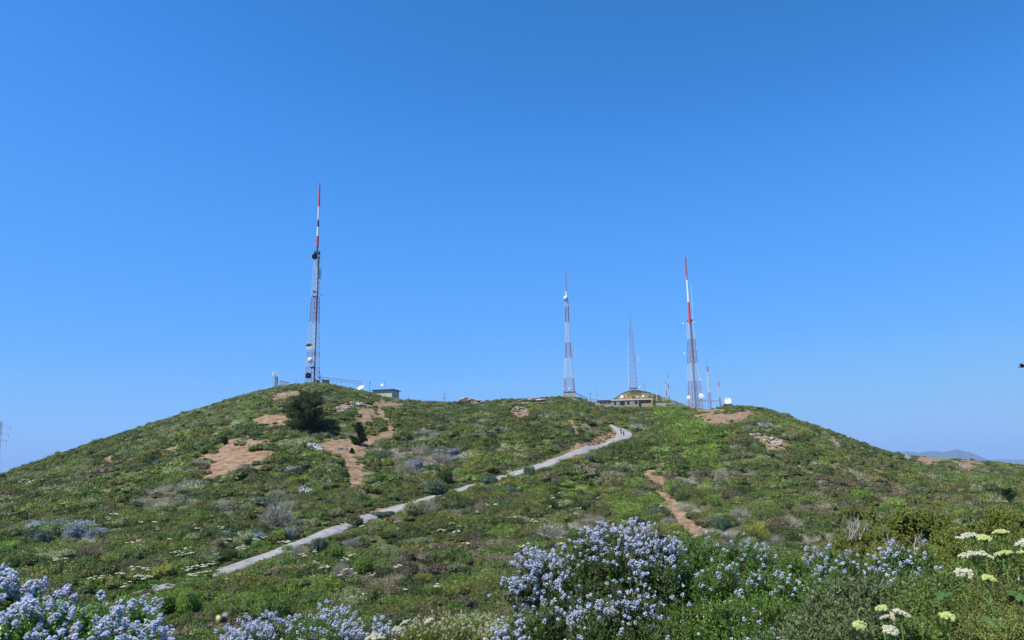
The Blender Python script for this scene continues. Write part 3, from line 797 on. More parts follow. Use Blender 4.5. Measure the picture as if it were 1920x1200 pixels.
def make_scrub():
    TH0, TH1 = -0.74, 0.74
    def sample(n, r0, r1, p):
        """radius density ~ r^p"""
        u = rng.random(n)
        r = (r0 ** (p + 1) + u * (r1 ** (p + 1) - r0 ** (p + 1))) ** (1 / (p + 1))
        th = rng.uniform(TH0, TH1, n)
        return r, th
    sets = [sample(4200, 11, 34, 1.0), sample(11000, 30, 80, 0.9), sample(40000, 72, 200, 0.8), sample(62000, 180, 420, 0.85), sample(26000, 380, 660, 1.0)]
    kt = azt(np.array([1128.0, 1305.0]), np.array([745.0, 745.0]))[0]
    sets.append((rng.uniform(384, 452, 5200), rng.uniform(kt[0], kt[1], 5200)))
    r = np.concatenate([s[0] for s in sets]); th = np.concatenate([s[1] for s in sets])
    x = r * np.sin(th); y = r * np.cos(th)
    z = terr(x, y)
    P = np.c_[x, y, z]
    px, py = proj(P)
    rcc = np.interp(th, TH, rc)
    knoll = (px > 1130) & (px < 1300) & (r > rcc) & (r < rcc + 75)
    keep = (px > -160) & (px < 2080) & ((r < rcc + 14) | knoll)
    keep &= ~((r < 16) & (px > 900)) & ~((r < 13) & (px < 420))
    keep &= py < 1330
    pd = np.full(len(x), 9.0)
    nr = (x > -60) & (x < 60) & (y > 25) & (y < 210)
    pd[nr] = path_dist(x[nr], y[nr])
    over = ((px > 205) & (px < 275)) | ((px > 302) & (px < 396)) | ((px > 788) & (px < 838)) | ((px > 884) & (px < 955)) | ((px > 650) & (px < 672) & (py > 974))
    keep &= (pd > 0.12) | (over & (rng.random(len(x)) < .9))
    soil = soil_at(x, y, z)
    keep &= rng.random(len(x)) > soil * .93
    # level ground kept clear round the station and the mast
    keep &= ~((px > 1108) & (px < 1300) & (r > rcc - 7) & (r < rcc + 22))
    keep &= ~((px > 560) & (px < 640) & (r > rcc - 1) & (r < rcc + 12))
    keep &= rng.random(len(x)) > 0.25 * (vnoise(x / 3, y / 3, 55) < .25)
    x, y, z, r, th, px, py, soil, pd, rcc, knoll = [a[keep] for a in (x, y, z, r, th, px, py, soil, pd, rcc, knoll)]
    n = len(x)
    # kinds of plant
    names = ['green', 'olive', 'bright', 'dark', 'sage', 'blue', 'teal', 'brown', 'grey', 'yellow']
    W = np.zeros((n, len(names)))
    na, nb, nc = fbm(x / 26, y / 26, 1, 3), fbm(x / 8, y / 8, 2, 3), fbm(x / 3.0, y / 3.0, 4, 2)
    W[:, 0] = .30 + .8 * sstep(.45, .65, nb)
    W[:, 1] = .34 + .9 * sstep(.5, .7, fbm(x / 11, y / 11, 21, 3))
    W[:, 2] = .08 + .4 * sstep(.56, .72, fbm(x / 9, y / 9, 22, 3))
    W[:, 3] = .12 + .7 * sstep(.55, .7, fbm(x / 7, y / 7, 23, 3))
    W[:, 4] = .05 + .5 * sstep(.58, .7, fbm(x / 8, y / 8, 24, 3))
    W[:, 5] = .003
    W[:, 6] = .012 + .25 * sstep(.62, .72, fbm(x / 6, y / 6, 25, 3))
    W[:, 7] = .05 + .55 * sstep(.56, .7, fbm(x / 8, y / 8, 26, 3))
    W[:, 8] = .03 + 1.0 * sstep(.58, .70, fbm(x / 7, y / 7, 27, 3))
    W[:, 9] = .015 + .3 * sstep(.62, .74, fbm(x / 6, y / 6, 28, 3))
    wob = (fbm(x / 4, y / 4, 41, 3) - .5) * 1.6
    for key, lst in VEG.items():
        i = names.index(key)
        for sh, k in lst:
            f = k * sstep(-.15, .45, shape_val(sh, px, py) + wob)
            W *= (1 - f[:, None] * .85)
            W[:, i] += f * 1.2
    cum = np.cumsum(W, 1); cum /= cum[:, -1:]
    def cells(cs, seed):
        wx = x + 1.3 * (vnoise(x / 1.6, y / 1.6, seed + 5) - .5); wy = y + 1.3 * (vnoise(x / 1.6, y / 1.6, seed + 6) - .5)
        gx, gy = np.floor(wx / cs), np.floor(wy / cs)
        best = np.full(n, 1e9); cid = np.zeros(n); cv = np.zeros(n)
        for dx in (-1, 0, 1):
            for dy in (-1, 0, 1):
                ax, ay = gx + dx, gy + dy
                d2 = np.hypot(wx - (ax + _h(ax, ay, seed)) * cs, wy - (ay + _h(ax, ay, seed + 1)) * cs)
                m_ = d2 < best
                best = np.where(m_, d2, best); cid = np.where(m_, _h(ax, ay, seed + 2), cid); cv = np.where(m_, _h(ax, ay, seed + 3), cv)
        return best / cs, cid, cv
    d1, id1, v1 = cells(2.4, 901); d2, id2, v2 = cells(4.6, 951)
    fine = (r < 110) | (rng.random(n) < .35)
    cd, cid, cv = np.where(fine, d1, d2), np.where(fine, id1, id2), np.where(fine, v1, v2)
    # neighbours share a kind: pick with smooth noise plus a little dice
    pick = np.where(rng.random(n) < .78, cid, rng.random(n)).clip(0, .9999)
    kindi = (pick[:, None] > cum).sum(1)
    kindi = np.clip(kindi, 0, 9)
    tint = np.array([COL[k] for k in names])[kindi]
    tint = tint * rng.uniform(.82, 1.2, (n, 1)) * (.72 + .62 * cv[:, None]) * (1 + rng.normal(size=(n, 3)) * .045) * (0.85 + .3 * na[:, None])
    # size
    s = np.where(r < 34, rng.uniform(.4, .95, n), np.where(r < 80, rng.uniform(.45, 1.15, n), np.where(r < 170, rng.uniform(.5, 1.15, n), rng.uniform(.45, 1.0, n))))
    s *= (.6 + .8 * nb) * (1.35 - 1.1 * np.clip(cd, 0, .7)) * (.8 + .45 * cv)
    big = rng.random(n) < .04
    s = np.where(big, s * 1.45, s)
    s = np.where((kindi == 2) & (px > 1220) & (px < 1370) & (py < 880), s * 1.45, s)
    s = np.where(soil > .1, s * .55, s)
    s = np.where(pd < 1.0, np.minimum(s, .40), s)
    s = np.where(r > rcc - 14, np.minimum(s, .5), s)
    s = np.where(r < 90, np.minimum(s, .62 + r * .005), s)
    s = np.where(knoll, s * .6, s)
    s = np.where((px > 1095) & (px < 1300) & (r > rcc - 55), np.minimum(s, .5), s)
    hgt = rng.uniform(.75, 1.25, n)
    # keep the trail in sight
    for _ in range(2):
        bx, by = proj(np.c_[x, y, z + s * hgt * .7])
        s = np.where(bare_screen(bx, by) & (rng.random(n) < .8), s * .6, s)
    for _ in range(3):
        tp = np.c_[x, y, z + s * hgt * .8]
        qx, qy = proj(tp); hx, hy = proj(np.c_[x, y, z + s * hgt * .4])
        cov = path_cover(qx, qy) | path_cover(hx, hy)
        s = np.where(cov, s * .62, s)
    keep = (s > .12) & ~cov
    f1 = rng.random(n)
    near = r < 85
    pk = np.where(near, 4 + (f1 * 4).astype(int), (f1 * 4).astype(int))
    tw = np.isin(kindi, [8]) | ((kindi == 7) & (rng.random(n) < .5))
    pk = np.where(tw, np.where(near, 10, 8) + (f1 * 2).astype(int), pk)
    gr = (rng.random(n) < .10 + .25 * (kindi == 9)) & (r < 170) & ~tw
    pk = np.where(gr, 12, pk)
    scale = np.c_[s, s, s * hgt]
    tint[gr] = tint[gr] * [1.5, 1.5, 1.3]
    P = np.c_[x, y, z - .05]
    a = keep & ~tw & ~gr
    scatter('hillside_scrub', P[a], scale[a], pk[a], tint[a])
    a = keep & tw
    scatter('dry_brushwood', P[a], scale[a] * [1, 1, .85], pk[a], tint[a])
    a = keep & gr
    scatter('wild_grass', P[a], scale[a], pk[a], tint[a])
    print('scrub', keep.sum(), 'of', n)

make_scrub()

def make_verge():
    seg = rng.integers(0, len(path_line) - 1, 9000); f = rng.random(9000)
    p, q = path_line[seg], path_line[seg + 1]
    c = p + (q - p) * f[:, None]; d = norm((q - p)[:, :2]); nrm = np.c_[-d[:, 1], d[:, 0]]
    L = np.linalg.norm((q - p)[:, :2], axis=1)
    keep = rng.random(9000) < L / L.max() * 1.6
    side = np.where(rng.random(9000) < .5, -1, 1); off = c[:, 2] + .05 + rng.random(9000) ** 1.5 * 2.6
    P = c[:, :2] + nrm * (side * off)[:, None]
    keep &= path_dist(P[:, 0], P[:, 1]) > .02
    P = P[keep]; n = len(P)
    z = terr(P[:, 0], P[:, 1]); P = np.c_[P, z - .03]
    keep = rng.random(n) > soil_at(P[:, 0], P[:, 1], z) * .85
    P = P[keep]; n = len(P); z = P[:, 2]
    s = rng.uniform(.12, .34, n)
    for _ in range(2):
        qx, qy = proj(P + [0, 0, 1] * s[:, None])
        s = np.where(path_cover(qx, qy), s * .6, s)
    k = np.where(rng.random(n) < .3, 12, rng.integers(0, 4, n))
    t = np.array([COL['green'], COL['olive'], COL['yellow'], COL['sage'], COL['brown']])[rng.choice(5, n, p=[.34, .30, .1, .12, .14])]
    scatter('verge_weeds', P, np.c_[s, s, s], k, t * rng.uniform(.7, 1.25, (n, 1)))
make_verge()

# ------------------------------------------------------------------ single bushes
BUSHMESH = {}
def bush_mesh(form, k):
    if (form, k) not in BUSHMESH:
        if form == 'leaf': V, Q, v = dome_proto(2600, .085, 500 + k, lobes=10); mm = M_obj
        elif form == 'big': V, Q, v = dome_proto(9000, .045, 520 + k, lobes=14, h=.9); mm = M_obj
        else: V, Q, v = twig_proto(1300, .010, 540 + k); mm = M_obj_twig
        BUSHMESH[(form, k)] = np_mesh('bush_foliage', V, [Q], [mm], {'v': v})
        b = MB()
        rr = random.Random(k)
        for _ in range(7):
            a = rr.uniform(0, 6.28); q = rr.uniform(.3, .6)
            b.poly([(0, 0, -.15), (q * .4 * math.cos(a), q * .4 * math.sin(a), .2), (q * math.cos(a), q * math.sin(a), rr.uniform(.4, .6))], [.035, .022, .008], 5)
        o = b.build('stems', M_bark); BUSHMESH[(form, k, 's')] = o.data
        bpy.data.objects.remove(o)
    return BUSHMESH[(form, k)], BUSHMESH[(form, k, 's')]

for i, (px, py, w, h, form, c, lab) in enumerate(BUSH):
    P = hit(px, py)
    mp = mpp(P)
    me, st = bush_mesh(form, i % 3)
    t = empty('hillside_bush', P - Vector((0, 0, .05)), lab, 'bush', 'single bushes on the hillside', rz=rng.uniform(0, 6.28))
    sx = w * mp / 2 / .92; sz = h * 1.2 * mp / .85
    t.scale = (sx, sx, min(sz, sx * 2.2))
    f = mobj('foliage', me, t); f.color = (*[v * rng.uniform(.9, 1.15) for v in COL[c]], 1)
    mobj('stems', st, t)

# ------------------------------------------------------------------ trees
def tree(name, foot, w_px, h_px, c, label, seed, conical=False, dens=1.0):
    P = hit(*foot); mp = mpp(P)
    W = w_px * mp / 2; H = h_px * mp
    r = np.random.default_rng(seed)
    t = empty(name, P - Vector((0, 0, .1)), label, 'tree')
    tr = MB()
    tips = []
    lean = r.normal(size=2) * .05 * H
    top = Vector((lean[0], lean[1], H * .9))
    trunk = [Vector((0, 0, 0)).lerp(top, k / 6) + Vector((*(r.normal(size=2) * .03 * W), 0)) for k in range(7)]
    tr.poly(trunk, [max(.09, W * .075) * (1 - k / 7.5) for k in range(7)], 8)
    nb = 74 if W > 2 else 46
    for k in range(nb):
        f = r.uniform(.08, .95) if not conical else r.uniform(.08, .92)
        p = Vector((0, 0, 0)).lerp(top, f)
        a = r.uniform(0, 6.28)
        if conical: L = W * min(1.0, (1.04 - f) * 1.45, .55 + f * 2) * r.uniform(.8, 1.1)
        else: L = W * math.sqrt(max(.05, 1 - ((f - .26) / .78) ** 2)) * r.choice([r.uniform(.5, .8), r.uniform(.85, 1.1)])
        e = p + Vector((math.cos(a) * L, math.sin(a) * L, H * r.uniform(.02, .16)))
        e.z = min(e.z, H * .98)
        m_ = p.lerp(e, .5) + Vector((0, 0, -.04 * H))
        tr.poly([p, m_, e], [W * .028, W * .018, W * .006], 5)
        for q in np.linspace(.35, 1.0, 4):
            tips.append((p.lerp(e, float(q)), W * (.10 + .10 * (1 - q)) * r.uniform(.7, 1.5) * (1.5 if conical else 1)))
    tr.build('trunk', M_bark, t)
    n = int((30000 if W > 2 else 14000) * dens)
    tc_ = np.array([list(a[0]) for a in tips]); ts = np.array([a[1] for a in tips])
    k = r.integers(0, len(tips), n)
    d = norm(r.normal(size=(n, 3)))
    C = tc_[k] + d * (ts[k] * r.uniform(.3, 1.05, n))[:, None] * [1, 1, .7]
    D = norm(d + r.normal(size=(n, 3)) * .6 + [0, 0, .5])
    L = r.uniform(.10, .24, n) * (1 if W > 2 else .6)
    V = leaf_quads(C, D, norm(d + r.normal(size=(n, 3)) * .6), L, L * .45)
    keep = C[:, 2] > .02
    V = V.reshape(-1, 4, 3)[keep].reshape(-1, 3); n = keep.sum()
    v = np.repeat(np.clip(r.random(len(tips))[k][keep] * .7 + r.random(n) * .3, 0, 1), 4)
    o = mobj('crown', np_mesh('crown', V, [np.arange(n * 4).reshape(-1, 4)], [M_obj], {'v': v}), t)
    o.color = (*c, 1)
    return t

tree('cypress_tree', (580, 813), 90, 82, (.060, .082, .028), 'large spreading dark cypress tree below the mast on the left hill', 5, dens=1.5)
tree('cypress_sapling', (618, 806), 34, 22, (.045, .065, .022), 'low dark side growth joined to the right foot of the large cypress', 6)
tree('young_pine', (672, 834), 33, 43, (.030, .055, .014), 'small dense dark pine tree standing on bare soil', 7, conical=True, dens=2.2)
tree('young_pine', (661, 850), 9, 11, (.03, .045, .015), 'tiny pine seedling on the bare soil below the small dark pine', 8, conical=True, dens=.4)
tree('young_pine', (422, 834), 11, 16, (.03, .05, .016), 'tiny upright pine at the tip of the large bare patch', 9, conical=True, dens=.5)
tree('dark_conifer', (1893, 942), 27, 28, (.03, .05, .022), 'lone dark conifer on the right hand slope', 10, dens=.7)

# ------------------------------------------------------------------ rocks
M_rock = mat('pale_grey_rock', (0.36, 0.345, 0.32), .95, noise=.35, scale=2.2, bump=1.0)
M_rockt = mat('tan_rock', (0.36, 0.30, 0.22), .95, noise=.35, scale=2.2, bump=1.0)
def rock(px, py, w, h, m, label, seed, group=None):
    P = hit(px, py); mp = mpp(P)
    r = np.random.default_rng(seed)
    n1, n2 = 44, 24
    th = np.linspace(0, 2 * PI, n1, endpoint=False); ph = np.linspace(0, PI, n2)
    A, B = np.meshgrid(ph, th, indexing='ij')
    d = np.stack([np.sin(A) * np.cos(B), np.sin(A) * np.sin(B), np.cos(A)], -1).reshape(-1, 3)
    pl = norm(r.normal(size=(22, 3)) + [0, 0, .2]); off = r.uniform(.5, .95, 22)
    rad = np.min(np.where(d @ pl.T > .05, off / np.maximum(d @ pl.T, .05), 9), 1)
    rad = np.minimum(rad, 1.2)
    n_ = fbm(d[:, 0] * 4 + seed, d[:, 1] * 3 + d[:, 2] * 3, seed, 4) - .5
    rad = rad * (1 + 1.1 * n_) - .25 * (vnoise(d[:, 0] * 6 + seed, d[:, 1] * 5 + d[:, 2] * 4, seed + 3) > .72)
    w, h = w * 1.25, h * 1.35
    V = d * rad[:, None] * [w * mp / 2, w * mp / 2 * .8, h * mp * .85]
    i = np.arange(n2 - 1)[:, None] * n1; j = np.arange(n1)[None]; j2 = (j + 1) % n1
    q = np.stack([i + j, i + n1 + j, i + n1 + j2, i + j2], -1).reshape(-1, 4)
    o = mobj('rock_outcrop', np_mesh('rock_outcrop', V, [q], [m]))
    o.location = P + Vector((0, .0, h * mp * .05)); o.rotation_euler = (0, 0, r.uniform(-.4, .4))
    return tag(o, label, 'rock', group)

rock(591, 842, 30, 11, M_rock, 'flat grey rock outcrop between the large cypress and the bare soil', 1)
rock(568, 926, 32, 18, M_rock, 'large rounded pale grey boulder alone above the grey thicket', 2)
rock(40, 905, 13, 9, M_rock, 'pale boulder near the left skyline', 3)
rock(22, 908, 12, 5, M_rock, 'low pale rock just left of the pale boulder near the left skyline', 4)
rock(66, 908, 24, 8, M_rockt, 'wide tan rocky knob right of the pale boulder near the left skyline', 5)
rock(668, 758, 36, 5, M_rock, 'narrow pale rock ledge upper right of the large cypress', 6)
rock(640, 768, 24, 5, M_rock, 'short rock ledge touching the right side of the cypress crown', 7)
rock(1445, 826, 26, 8, M_rockt, 'tan rock outcrop in the middle of the rocky scar on right slope', 8)
rock(1456, 834, 18, 7, M_rock, 'pale rock at the lower end of the rocky scar on right slope', 9)
rock(1418, 817, 16, 5, M_rock, 'small pale rock at the upper left of the rocky scar', 10)
rock(1436, 830, 14, 6, M_rockt, 'small tan rock at the lower left of the rocky scar', 22)
rock(1702, 861, 14, 9, M_rock, 'grey rock at the left end of the sandy cut on the far ridge', 11)
rock(1802, 876, 8, 5, M_rock, 'left one of two pale rocks on the far ridge', 12)
rock(1812, 877, 8, 4, M_rock, 'right one of two pale rocks on the far ridge', 13)
rock(640, 842, 20, 5, M_rock, 'flat stones embedded in bare soil beside the small pine', 14)
rock(975, 771, 34, 8, M_rockt, 'tan rock shelf below the skyline left of the path bend', 15)
rock(890, 755, 46, 7, M_rockt, 'wide rock shelf forming the skyline right of the pole', 16)
rock(1000, 753, 50, 5, M_rock, 'pale rock band along the skyline below the middle mast', 17)
rock(1075, 753, 30, 5, M_rock, 'pale rock band below the building of the middle mast', 18)
rock(1728, 915, 7, 3, M_rock, 'tiny white stone low on the right slope', 19)
rock(1826, 914, 12, 5, M_rock, 'white stone streak left of the lone dark conifer', 20)
rock(330, 845, 26, 5, M_rockt, 'tan rocky strip left of the large bare patch', 21)


# ------------------------------------------------------------------ masts
def zat(px, py, r): return at(px, py, r).z

def lattice(mb, levels, rot, rleg, rbr, band, nleg=4, xbrace=True, ox=0.0, oy=0.0):
    """levels: (z, corner radius); band(z) -> material index"""
    def c(k, lv):
        a = rot + 2 * PI * k / nleg
        return Vector((ox + lv[1] * math.cos(a), oy + lv[1] * math.sin(a), lv[0]))
    for i in range(len(levels) - 1):
        A, B = levels[i], levels[i + 1]
        m = band((A[0] + B[0]) / 2)
        for k in range(nleg):
            p, q, p2, q2 = c(k, A), c(k, B), c(k + 1, A), c(k + 1, B)
            mb.tube(p, q, rleg, n=6, m=m)
            mb.tube(q, q2, rbr, n=4, m=m)
            if xbrace or (i + k) % 2: mb.tube(p, q2, rbr, n=4, m=m)
            if xbrace or (i + k) % 2 == 0: mb.tube(p2, q, rbr, n=4, m=m)

def facing(d, pos):
    """matrix whose z axis points along d"""
    return Matrix.Translation(pos) @ Vector(d).to_track_quat('Z', 'Y').to_matrix().to_4x4()

def dish(parent, pos, rad, d, mats, name='dish', depth=.28, drum=0.0, feed=True, painted_shade=False):
    """a parabolic dish opening along d; drum: a shroud of that depth round it"""
    M = facing(d, pos); mb = MB()
    prof = [(0.02, -depth * rad)] + [(rad * t, -depth * rad * (1 - t * t)) for t in (.25, .5, .75, .92, 1.0)]
    if drum: prof += [(rad, drum), (rad * .97, drum)] + ([(0.001, drum + .06 * rad)] if feed is False else [])
    mb.lathe(prof, M, 20)
    if painted_shade:  # second material darkens one half, painting in the shadow inside the dish
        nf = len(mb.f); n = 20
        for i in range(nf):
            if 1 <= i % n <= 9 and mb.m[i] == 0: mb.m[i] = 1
    back = [(0.001, -depth * rad - .12), (rad * .35, -depth * rad - .10)] + [(rad * t, -depth * rad * (1 - t * t) - .06) for t in (.5, .8, 1.0)] + [(rad + .02, .0), (rad, .0)]
    mb.lathe(back[::-1], M, 20)
    o = mb.build(name, mats, parent, smooth=True)
    if feed:
        fb = MB()
        tip = M @ Vector((0, 0, rad * .75))
        for k in range(3):
            a = k * 2.094 + .5
            fb.tube(M @ Vector((rad * .9 * math.cos(a), rad * .9 * math.sin(a), -.02)), tip, .03, n=4)
        fb.lathe([(.001, rad * .68), (rad * .09, rad * .68), (rad * .09, rad * .85), (.001, rad * .85)], M, 8)
        fb.build('feed_horn', M_galv, o)
    mt = MB()
    mt.tube(M @ Vector((0, 0, -depth * rad - .1)), M @ Vector((0, 0, -depth * rad - .55)), .12, n=6)
    mt.build('mount', M_galv, o)
    return o

VIEW = lambda P: Vector((-P.x, -P.y, 0)).normalized()

def tower_base(px, py, r):
    P = at(px, py, r); return P - Vector((0, 0, 2.2)), mpp(P)

# --- tall mast on the left hill
R1 = 338
B, mp = tower_base(585.5, 718, R1)
H = lambda py: zat(585, py, R1) - B.z
t1 = empty('radio_tower', B, 'tallest red and white lattice mast with a black drum dish, on the left hilltop', 'radio tower', 'tall lattice masts on the ridge')
ys = np.linspace(717, 474, 27)
lv = [(0, 14.0 * mp)] + [(H(y), float(np.interp(y, [474, 500, 560, 600, 650, 717], [5.4, 6.0, 7.8, 9.0, 10.6, 13.2])) * mp) for y in ys]
def band1(z):
    y = np.interp(z, [H(717), H(474)], [717, 474])
    return 0 if (y > 692) or (560 < y < 606) or y < 484 or (662 < y < 676) else 1
mb = MB(); lattice(mb, lv, R_(25), .14, .055, band1); mb.build('lattice_frame', [M_redw, M_whitew], t1)
mb = MB()
mb.box((.9, -.3, H(600) * .5 + H(474) * .5 - H(600) * .0 - (H(474) - H(717)) * .26, ), (.5, .35, (H(474) - H(717)) * .98))
o = mb.build('cable_run', M_dark, t1)
# antenna column on top
mb = MB()
mb.tube((0, 0, H(474)), (0, 0, H(464)), .28, n=8, m=2)
mb.tube((0, 0, H(464)), (0, 0, H(442)), 2.5 * mp, n=16, m=0)
mb.tube((0, 0, H(442)), (0, 0, H(425)), 2.1 * mp, n=16, m=1)
mb.tube((0, 0, H(425)), (0, 0, H(411)), .3, n=8, m=2)
for y in (423, 420, 417): mb.tube((0, 0, H(y)), (0, 0, H(y - 1)), 2.1 * mp, n=12, m=2)
mb.tube((0, 0, H(411)), (0, 0, H(386)), 1.7 * mp, n=16, m=1)
mb.tube((0, 0, H(386)), (0, 0, H(347)), 2.0 * mp, 1.5 * mp, n=16, m=0)
mb.tube((0, 0, H(347)), (0, 0, H(340)), .22, .05, n=6, m=2)
mb.build('antenna_column', [M_red, M_white, M_dark], t1)
mb = MB(); mb.box((0, 0, H(474.5)), (5.5 * mp * 2, 5.5 * mp * 2, .25), rz=R_(25))
for k in range(12):
    a = 2 * PI * k / 12
    mb.tube((5.6 * mp * math.cos(a), 5.6 * mp * math.sin(a), H(475)), (5.6 * mp * math.cos(a), 5.6 * mp * math.sin(a), H(471)), .1, n=4)
    a2 = 2 * PI * (k + 1) / 12
    mb.tube((5.6 * mp * math.cos(a), 5.6 * mp * math.sin(a), H(471)), (5.6 * mp * math.cos(a2), 5.6 * mp * math.sin(a2), H(471)), .1, n=4)
mb.build('platform', M_dark, t1)
V1 = VIEW(B); S1 = Vector((V1.y * -1, V1.x, 0)) * -1          # S1 points to picture right
S1 = Vector((-V1.y, V1.x, 0)); S1 = S1 if S1.x > 0 else -S1
def on(px, py, R, Bp, cx, fwd=1.2):
    """local point px pixels right of the mast axis pixel cx"""
    V = VIEW(Bp); S = Vector((-V.y, V.x, 0)); S = S if S.x > 0 else -S
    return S * ((px - cx) * mp) + V * fwd + Vector((0, 0, zat(cx, py, R) - Bp.z))
dish(t1, on(586.5, 484, R1, B, 590.5, 2.0), 5.3 * mp, V1 + S1 * -.12, [M_dark, M_dark], 'drum_dish', drum=1.0, feed=True)
dish(t1, on(578.5, 652, R1, B, 586.5, 2.6), 6.2 * mp, V1 + S1 * -.15, [M_dish, M_dark], 'drum_dish', drum=.2, feed=False, painted_shade=True)  # dark half is the dish's inner shadow, put into the colour
dish(t1, on(578, 706, R1, B, 585.5, 3.0), 5.4 * mp, V1 + Vector((0, 0, -.1)), [M_dark, M_dark], 'drum_dish', drum=.6)
dish(t1, on(600.5, 552, R1, B, 589, 0.5), 2.2 * mp, S1 + V1 * .4, [M_dish, M_dish], 'small_dish', drum=.3, feed=False)
mb = MB()
p = on(581, 677, R1, B, 586, 2.6)
mb.lathe([(.001, 1.1), (.5, 1.06), (.95, .8), (1.05, .5), (1.05, -1.0), (.7, -1.15), (.001, -1.2)], Matrix.Translation(p), 18)
mb.build('white_radome', M_dish, t1, smooth=True)
mb = MB()
for dx, y0, y1 in ((6.0, 503, 523), (8.3, 503, 523)):
    a = on(590 + dx, y0, R1, B, 590, .3); b = on(590 + dx, y1, R1, B, 590, .3); mb.tube(a, b, .14, n=5)
for yy in np.linspace(504, 522, 6):
    mb.tube(on(594, yy, R1, B, 590, .3), on(598.5, yy, R1, B, 590, .3), .09, n=4)
mb.build('panel_antenna', M_galv, t1)
for yy in (548, 557, 690):
    mb = MB(); mb.box((.3, -1.1, H(yy)), (2.2, 1.0, .6), rz=R_(25)); mb.build('junction_box', M_dark, t1)

# --- middle mast
R2 = 366
B2, mp = tower_base(1068, 739, R2)
H2 = lambda py: zat(1066, py, R2) - B2.z
t2 = empty('radio_tower', B2, 'slim lattice mast banded red and white, left of the ridge station', 'radio tower', 'tall lattice masts on the ridge')
lv = [(0, 13.5 * mp)] + [(H2(y), float(np.interp(y, [556, 575, 607, 640, 672, 739], [3.2, 4.2, 4.2, 5.4, 7.4, 13.0])) * mp) for y in np.linspace(739, 556, 20)]
def band2(z):
    y = np.interp(z, [H2(739), H2(556)], [739, 556])
    return 0 if y > 712 or (640 < y < 672) or (575 < y < 606) else 1
mb = MB(); lattice(mb, lv, R_(30), .12, .055, band2); mb.build('lattice_frame', [M_redw, M_whitew], t2)
mb = MB()
mb.tube((0, 0, H2(556)), (0, 0, H2(546)), .35, n=8, m=1)
mb.tube((0, 0, H2(546)), (0, 0, H2(512)), .22, .16, n=8, m=0)
for y in np.linspace(545, 514, 9): mb.tube((-.1, 0, H2(y)), (1.0, -.2, H2(y)), .07, n=4, m=0)
mb.build('antenna_column', [M_redw, M_white], t2)
mb = MB(); mb.lathe([(.001, 1.3), (.7, 1.2), (.9, .6), (.9, -1.2), (.001, -1.3)], Matrix.Translation((-.5, -.6, H2(560))), 14); mb.build('white_radome', M_dish, t2, smooth=True)
for (px, py, rp) in ((1057, 730, 1.4), (1067, 730, 1.8)):
    dish(t2, on(px, py, R2, B2, 1067.5, 3.4), rp * mp, VIEW(B2), [M_dish, M_dish], 'small_dish', drum=.2, feed=False)
mb = MB()
for px, y0, y1 in ((1074, 647, 672), (1078.3, 655, 672)):
    a = on(px, y0, R2, B2, 1066, 0); b = on(px, y1, R2, B2, 1066, 0); mb.tube(a, b, .08, n=5)
    mb.tube(b, on(1069, y1, R2, B2, 1066, 0), .07, n=4)
mb.build('whip_antenna', M_whitew, t2)

# --- mast on the rocky knoll
R4 = 427
B4, mp = tower_base(1188, 733, R4)
H4 = lambda py: zat(1186, py, R4) - B4.z
t4 = empty('radio_tower', B4, 'dark reddish open lattice mast on the rocky knoll behind the station', 'radio tower', 'tall lattice masts on the ridge')
lv = [(0, 11 * mp)] + [(H4(y), float(np.interp(y, [620, 733], [3.6, 10.5])) * mp) for y in np.linspace(733, 620, 15)]
mb = MB(); lattice(mb, lv, R_(35), .12, .06, lambda z: 0, xbrace=False); mb.build('lattice_frame', [M_redw], t4)
mb = MB()
mb.tube(on(1179.5, 726, R4, B4, 1187, .5), on(1180.5, 632, R4, B4, 1184, .5), .32, .2, n=8)
mb.build('feeder_column', M_whitew, t4)
mb = MB()
mb.tube((0, 0, H4(620)), (0, 0, H4(588)), .16, .08, n=6)
for y in (618, 610, 603, 597, 592): mb.tube((-.3, 0, H4(y)), (1.3, -.2, H4(y)), .07, n=4)
mb.build('antenna_column', M_redw, t4)
mb = MB(); a = on(1198.5, 665, R4, B4, 1187, 0); b = on(1198.8, 679, R4, B4, 1187, 0); mb.tube(a, b, .12, n=5); mb.tube(b, on(1194, 681, R4, B4, 1187, 0), .08, n=4); mb.build('whip_antenna', M_white, t4)
for (px, py, rp) in ((1181, 720, 1.8), (1198, 727, 1.5)):
    dish(t4, on(px, py, R4, B4, 1187.5, 1.5), rp * mp, VIEW(B4), [M_dish, M_dish], 'small_dish', drum=.2, feed=False)
mb = MB(); mb.box((0, 0, H4(728)), (14 * mp, 14 * mp, .2), rz=R_(-10)); mb.build('platform', M_galv, t4)

# --- right mast
R3 = 352
B3, mp = tower_base(1304.3, 765, R3)
H3 = lambda py: zat(1303, py, R3) - B3.z
t3 = empty('radio_tower', B3, 'lattice mast with long red and white pole on top, rightmost of the tall ones', 'radio tower', 'tall lattice masts on the ridge')
lv = [(0, 15.0 * mp)] + [(H3(y), float(np.interp(y, [602, 640, 680, 720, 761], [6.0, 7.6, 9.6, 11.6, 14])) * mp) for y in np.linspace(761, 602, 15)]
def band3(z):
    y = np.interp(z, [H3(761), H3(602)], [761, 602])
    return 0 if y > 712 or (640 < y < 680) else 1
mb = MB(); lattice(mb, lv, R_(55), .13, .045, band3); mb.build('lattice_frame', [M_redw, M_whitew], t3)
mb = MB(); mb.box((.2, -.2, H3(683)), (.8, .5, H3(602) - H3(764))); mb.build('cable_run', M_galv, t3)
mb = MB()
mb.tube((0, 0, H3(602)), (0, 0, H3(599)), 5.6 * mp, n=14, m=0)
mb.tube((0, 0, H3(599)), (0, 0, H3(566)), 2.5 * mp, 2.1 * mp, n=12, m=0)
mb.tube((0, 0, H3(566)), (0, 0, H3(524)), 2.0 * mp, 1.7 * mp, n=12, m=1)
